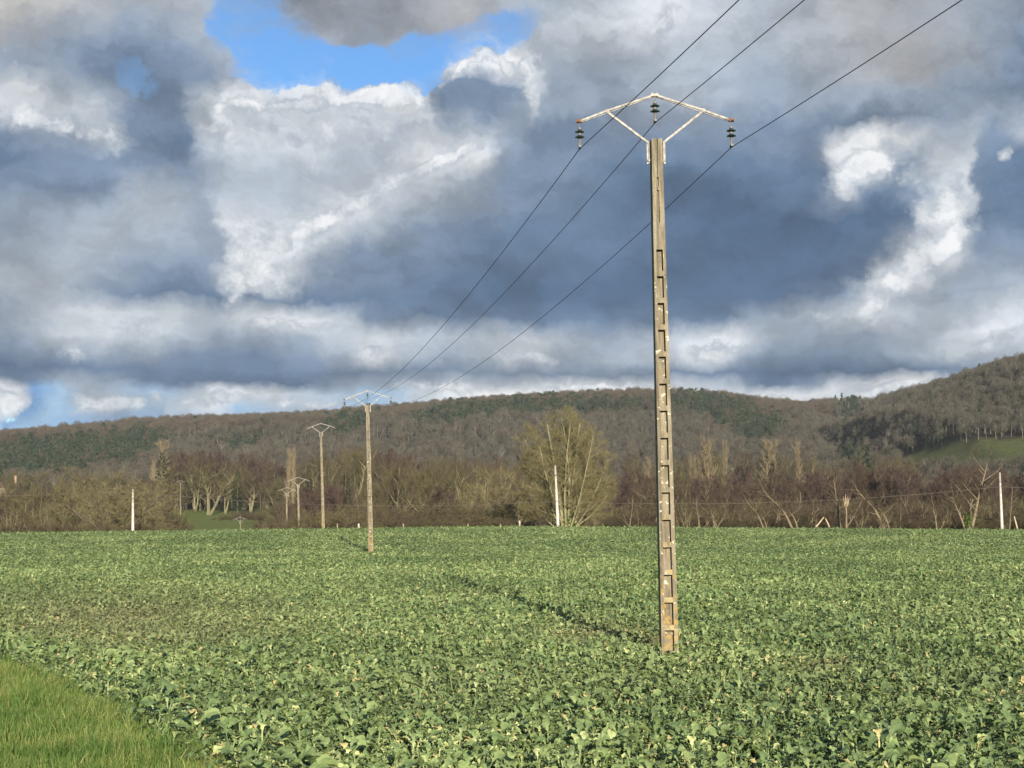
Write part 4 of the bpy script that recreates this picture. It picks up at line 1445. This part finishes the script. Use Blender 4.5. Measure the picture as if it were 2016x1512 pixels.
def insulator(parent, x, z):
    """suspension string hanging from (x, 0, z)"""
    mb = MB()
    mb.tube([(0, 0, .02), (.022, 0, -.02), (0, 0, -.06), (-.022, 0, -.02), (0, 0, .02)], .006, 5)
    mb.tube([(0, 0, -.05), (0, 0, -.43)], .011, 6)
    for zc in (-.115, -.22):
        mb.lathe([(.012, .035), (.032, .030), (.036, -.005), (.020, -.015)], 10, (0, 0, zc))
    mb.lathe([(.014, 0), (.026, -.02), (.014, -.05)], 8, (0, 0, -.30))
    mb.tube([(0, 0, -.34), (.03, 0, -.385), (0, 0, -.43), (-.03, 0, -.385), (0, 0, -.34)], .007, 5)
    mb.box((0, 0, -.455), (.045, .16, .035))
    o = mb.build('insulator', M['fitting'], parent)
    o.location = (x, 0, z)
    g = MB()
    for k, zc in enumerate((-.155, -.255)):
        g = MB()
        g.lathe([(.012, .020), (.055, .012), (.086, -.006), (.090, -.016), (.078, -.018), (.050, -.010), (.034, -.032), (.012, -.034)], 18, (0, 0, zc))
        g.build('glass_disc', M['glass'], o, True)
    return o


TIP = 1.43
POLE_H = {}
def power_pole(H, loc, rz, label, group='concrete power poles of the line', top_px=None, name='power_pole'):
    e = empty(name, loc, rz)
    tag(e, label, 'power pole', group)
    mk('shaft', shaft_mesh(H), None, e)
    POLE_H[e.name] = H
    arm = MB()
    for sgn in (-1, 1):
        lw = .12 if sgn > 0 else .12
        # flat bracket clamped on the head, bending out into the brace
        arm.box((sgn * (lw + .018 + .0), 0, H - .24), (.014, .075, .42))
        arm.box((sgn * (lw + .040), 0, H - .24), (.030, .010, .42))
        arm.bar((sgn * (lw + .02), 0, H - .05), (sgn * .90, 0, H + .545), .040, .040)
        arm.bar((sgn * (lw + .02), .026, H - .05), (sgn * .90, .026, H + .545), .012, .012)
        # upper beam from apex to tip, angle section
        arm.bar((sgn * .03, 0, H + .86), (sgn * .90, 0, H + .575), .034, .034)
        arm.bar((sgn * .90, 0, H + .575), (sgn * (TIP - .03), 0, H + .385), .034, .034)
        arm.bar((sgn * .03, .024, H + .835), (sgn * (TIP - .05), .024, H + .365), .010, .034)
        arm.box((sgn * .90, -.028, H + .565), (.07, .012, .06))
        arm.tube([(sgn * .90, -.05, H + .565), (sgn * .90, .05, H + .565)], .014, 6)
        arm.tube([(sgn * (lw + .05), -.03, H - .39), (sgn * (lw - .05), -.03, H - .39)], .016, 6)
    arm.box((0, 0, H + .862), (.15, .060, .05))
    arm.tube([(-.045, 0, H + .86), (-.045, 0, H + .92)], .010, 6)
    arm.tube([(.045, 0, H + .86), (.045, 0, H + .92)], .010, 6)
    arm.build('crossarm', M['galv'], e)
    for sgn in (-1, 1):
        c = MB()
        c.box((sgn * (TIP + .01), 0, H + .375), (.10, .075, .055))
        c.tube([(sgn * (TIP + .02), -.07, H + .375), (sgn * (TIP + .02), .07, H + .375)], .018, 6)
        c.tube([(sgn * TIP, 0, H + .35), (sgn * TIP, 0, H + .43)], .012, 6)
        c.build('end_clamp', M['rust'], e)
    for x_, z_ in ((-TIP, H + .335), (0, H + .82), (TIP, H + .335)):
        insulator(e, x_, z_)
    return e


def pole_between(pxb, pyb, pxt, pyt, Y, rz, label, **kw):
    b, t_ = W(pxb, pyb, Y), W(pxt, pyt, Y)
    zb = tz(b.x, Y)
    H = t_.z - zb
    e = power_pole(H, (b.x, Y, zb), 0, label, **kw)
    lean = math.atan2(t_.x - b.x, H)
    e.rotation_euler = (Matrix.Rotation(lean, 3, 'Y') @ Matrix.Rotation(rz, 3, 'Z')).to_euler()
    return e


LINE_RZ = R(2.0)
POLES = []
POLES.append(pole_between(1318, 1300, 1291, 276, 27.3, LINE_RZ, 'nearest and tallest weathered concrete pole, standing in the crop with yellow lichen at its foot'))
POLES.append(pole_between(731, 1088, 724, 797, 91.0, LINE_RZ * .3, 'second power pole, standing in the middle of the field with its shadow on the crop'))
POLES.append(pole_between(637, 1045, 632, 850, 152.0, LINE_RZ, 'third power pole, rising at the far edge of the field left of the second'))
POLES.append(pole_between(590, 1060, 587, 953, 190.0, LINE_RZ, 'fourth power pole, the small one directly left of the third pole'))
POLES.append(pole_between(565, 1065, 565, 971, 228.0, LINE_RZ, 'fifth power pole, the short one standing left of the fourth at the field edge'))
P6 = pole_between(474, 1090, 473, 1026, 320.0, R(14), 'top of a sunken power pole just showing above the crop by the little meadow')
P7 = pole_between(355, 1004, 355, 951, 470.0, R(30), 'far power pole left of the field shelter beside a maroon alder')
P8 = pole_between(320, 985, 320, 944, 560.0, R(30), 'farthest and smallest power pole, below the dark conifer at the left')


# ------------------------------------------------------------------ conductors
bpy.context.view_layer.update()


def attach(pole, x_):
    H = POLE_H[pole.name]
    return pole.matrix_world @ V3(x_, 0, (H + .82 if x_ == 0 else H + .335) - .478)


def catenary(a, b, sag, n=40):
    return [a.lerp(b, i / n) - V3(0, 0, 4 * sag * (i / n) * (1 - i / n)) for i in range(n + 1)]


# where each wire leaves the top of the photo, towards the pole behind the camera
OFF = {-TIP: (1470, 0), 0: (1565, 0), TIP: (1885, 0)}
NM = {-TIP: 'left-hand power line, running over the near pole from its left insulator',
      0: 'middle power line, carried by the insulator under the apex of the near pole',
      TIP: 'right-hand power line, crossing behind the near pole shaft from its right insulator'}
LONG = 45.0
for x_ in (-TIP, 0, TIP):
    pts = []
    a0 = attach(POLES[0], x_)
    # behind the camera: next pole of the line
    back = V3(14.6 + x_, -41.0, 10.2 if x_ else 10.75)
    pts += list(reversed(catenary(a0, back, 0.95, 46)))
    prev = a0
    for k in range(1, 5):
        q = attach(POLES[k], x_)
        L = (q - prev).length
        pts += catenary(prev, q, 0.00019 * L * L * 1.25, 36)[1:]
        prev = q
    for P_ in (P6, P7):
        q = attach(P_, x_)
        pts += catenary(prev, q, 1.2, 14)[1:]
        prev = q
    mb = MB()
    mb.tube(pts, .0075, 6)
    o = mb.build('power_line', M['wire'])
    tag(o, NM[x_], 'power line', 'conductors of the power line')

# ------------------------------------------------------------------ bleached telephone poles and their cable
def phone_pole(px, pyt, pyb, Y, label, pxt=None):
    b, t_ = W(px, pyb, Y), W(pxt or px, pyt, Y)
    zb = tz(b.x, Y)
    H = t_.z - zb
    e = empty('telephone_pole', (b.x, Y, zb))
    tag(e, label, 'telephone pole', 'white telephone poles along the road')
    e.rotation_euler = (0, math.atan2(t_.x - b.x, t_.z - b.z), 0)
    m_ = MB()
    m_.tube([(0, 0, -.4), (0, 0, H * .5), (0, 0, H)], [.165, .145, .115], 12)
    m_.build('shaft', M['whitepole'], e, True)
    c = MB()
    c.lathe([(.14, 0), (.14, .05)], 12, (0, 0, H - 1.1))
    c.box((0, -.17, H - 1.07), (.08, .10, .07))
    c.build('cable_clamp', M['darkmetal'], e)
    return e


T1 = phone_pole(262, 963, 1046, 165, 'plain white pole at the left, in front of the willows', pxt=262)
T2 = phone_pole(1099, 916, 1035, 160, 'leaning white pole in front of the biggest tree', pxt=1093)
T3 = phone_pole(1973, 930, 1040, 165, 'tall white pole near the right edge', pxt=1968)
bpy.context.view_layer.update()
ca = W(262, 968, 164.8); cb = W(1096, 987, 159.8); cc_ = W(1970, 958, 164.8); cd = W(2700, 960, 170)
ce = W(-500, 960, 172)
mb = MB()
mb.tube(catenary(ce, ca, .7, 20) + catenary(ca, cb, 0.95, 40)[1:] + catenary(cb, cc_, 0.9, 40)[1:] + catenary(cc_, cd, .6, 20)[1:], .020, 6)
o = mb.build('telephone_cable', simple_noise_mat('dull_cable', (0.11, 0.095, 0.075), (0.16, 0.14, 0.11), 1.0))  # dull brown, toned to blend with the trees behind
tag(o, 'single pale cable sagging between the white telephone poles', 'cable')


# ------------------------------------------------------------------ posts, stakes and the snapped trunk
def post(px, pyt, pyb, Y, wd, mat, name, label, cat, lean=0.0, group=None):
    b = W(px, pyb, Y)
    zb = tz(b.x, Y)
    zt = CAM_Z + slope_of(pyt) * Y
    H = zt - zb
    m_ = MB()
    m_.tube([(0, 0, -.3), (0.01, 0, H * .5), (0, 0, H - .04), (0.0, 0, H)], [wd * .55, wd * .52, wd * .48, wd * .3], 8)
    o = m_.build(name, M[mat])
    o.location = (b.x, Y, zb)
    o.rotation_euler = (0, lean, 0)
    tag(o, label, cat, group)
    return o


post(706, 1031, 1043, 157, .20, 'whitepole', 'marker_post', 'short white post left of the second power pole', 'post')
post(1023, 1025, 1038, 157, .15, 'whitepole', 'marker_post', 'short white post left of the biggest tree', 'post')
post(2004, 1016, 1040, 160, .16, 'stake', 'marker_post', 'short pale post leaning left at the right edge', 'post', lean=-.22)
for (px, lb) in ((664, 'short fence post just right of the third power pole'), (794, 'short fence post right of the second power pole foot'),
                 (921, 'short fence post midway between the second pole and the biggest tree'), (985, 'small grey fence post left of the white marker by the biggest tree')):
    post(px, 1031, 1043, 158, .14, 'oldpost', 'fence_post', lb, 'fence post', group='old fence posts at the field edge')
# crossed stakes


def stake(a, b, wd, label):
    m_ = MB()
    m_.tube([a, a.lerp(b, .5) + V3(.02, 0, 0), b], [wd, wd * .95, wd * .8], 8)
    o = m_.mesh('wooden_stake', M['stake'])
    o = mk('wooden_stake', o)
    tag(o, label, 'stake', 'pair of leaning stakes at the field edge')


stake(W(1606, 1038, 159), W(1622, 1018, 159.4), .075, 'pale stake leaning right, left one of the pair at the field edge')
stake(W(1633, 1038, 159), W(1625, 1021, 159.6), .08, 'pale stake leaning left, right one of the pair at the field edge')
# snapped trunk
e = empty('snapped_trunk', tuple(W(1666, 1040, 170)))
e.location.z = tz(e.location.x, 170)
tag(e, 'snapped pale orange trunk splintered at the top, right of the stakes', 'tree stump')
Ht = CAM_Z + slope_of(972) * 170 - e.location.z
m_ = MB()
m_.tube([(0, 0, -.2), (.05, 0, Ht * .5), (0, 0, Ht * .72)], [.12, .10, .09], 10)
m_.build('trunk', M['bark_pale'], e)
m_ = MB()
for (dx_, h_, r_) in ((-.22, .94, .035), (-.02, 1.0, .045), (.07, .90, .03), (.24, .97, .035), (.36, .88, .03)):
    m_.tube([(dx_ * .6, 0, Ht * .66), (dx_, 0, Ht * .85), (dx_ * 1.2, 0, Ht * h_)], [r_, r_, r_ * .3], 5)
m_.build('splinters', M['stake'], e)

# ------------------------------------------------------------------ far field shelter and house chimney
Ys = 520.0
b = W(381, 1001, Ys); c = W(412, 1001, Ys)
zg = tz((b.x + c.x) / 2, Ys)
z0 = zg
zt = CAM_Z + slope_of(990) * Ys
Wd = c.x - b.x
e = empty('field_shelter', ((b.x + c.x) / 2, Ys, z0))
tag(e, 'low dark open-fronted field shelter under the trees behind the little meadow', 'field shelter')
hh = zt - z0
m_ = MB(); m_.box((0, 1.6, hh / 2 - .1), (Wd - .2, .1, hh)); m_.box((-Wd / 2 + .1, .8, hh / 2 - .1), (.1, 1.5, hh)); m_.box((Wd / 2 - .1, .8, hh / 2 - .1), (.1, 1.5, hh))
m_.box((0, .35, hh / 2 - .1), (Wd * .28, .1, hh - .1)); m_.build('wall', M['dirt_wood'], e)
m_ = MB(); m_.box((0, .75, hh - .02), (Wd + .4, 2.5, .12), Matrix.Rotation(-.06, 3, 'X')); m_.build('roof', M['tin'], e)
for x_ in (-Wd / 2 - .05, 0, Wd / 2 + .05):
    m_ = MB(); m_.box((x_, -.35, hh / 2 - .1), (.14, .14, hh)); m_.build('post', M['oldpost'], e)
# house among the trees at the left edge; only its chimney shows clearly
Yh = 430.0
b = W(10, 985, Yh)
zg = tz(b.x, Yh)
e = empty('house', (b.x, Yh, zg))
tag(e, 'house hidden among trees at the left edge with one pale orange chimney', 'house')
zr = CAM_Z + slope_of(950) * Yh - zg
m_ = MB(); m_.box((0, 0, (zr - 1.6) / 2), (8, 6, zr - 1.6)); m_.build('wall', M['render_wall'], e)
m_ = MB()
m_.add([(-4.2, -3.3, zr - 1.6), (4.2, -3.3, zr - 1.6), (4.2, 3.3, zr - 1.6), (-4.2, 3.3, zr - 1.6), (-4.2, 0, zr), (4.2, 0, zr)],
       [(0, 1, 5, 4), (2, 3, 4, 5), (0, 4, 3), (1, 2, 5), (0, 3, 2, 1)])
rf = m_.build('roof', simple_noise_mat('brown_tiles', (0.10, 0.06, 0.045), (0.18, 0.11, 0.08), 3.0), e)
m_ = MB()
xc = W(31, 945, Yh).x - b.x
zc = CAM_Z + slope_of(937) * Yh - zg
m_.box((xc, 0, (zc + zr - 1.5) / 2), (.62, .62, zc - zr + 1.5)); m_.box((xc, 0, zc + .05), (.74, .74, .1))
m_.build('chimney', M['brick'], rf)
for sx in (-2, 2):
    m_ = MB(); m_.box((sx, -3.02, 1.6), (1, .06, 1.2)); m_.build('window', M['darkmetal'], e)
# ------------------------------------------------------------------ the air between the camera and the hills
m, t = newmat('haze_air')
vo = t.n('ShaderNodeVolumePrincipled')
vo.inputs['Color'].default_value = (0.84, 0.94, 1.0, 1)
vo.inputs['Density'].default_value = 0.00008
vo.inputs['Anisotropy'].default_value = 0.0
out = t.n('ShaderNodeOutputMaterial')
t.t.links.new(vo.outputs[0], out.inputs['Volume'])
mb = MB()
mb.box((0, 930, 77), (2700, 2060, 184))
hz = mb.build('haze', m)
tag(hz, kind='stuff')
scene.cycles.volume_step_rate = 10
scene.cycles.use_denoising = True
scene.cycles.max_bounces = 6
scene.cycles.transparent_max_bounces = 4
print('SCENE BUILT')
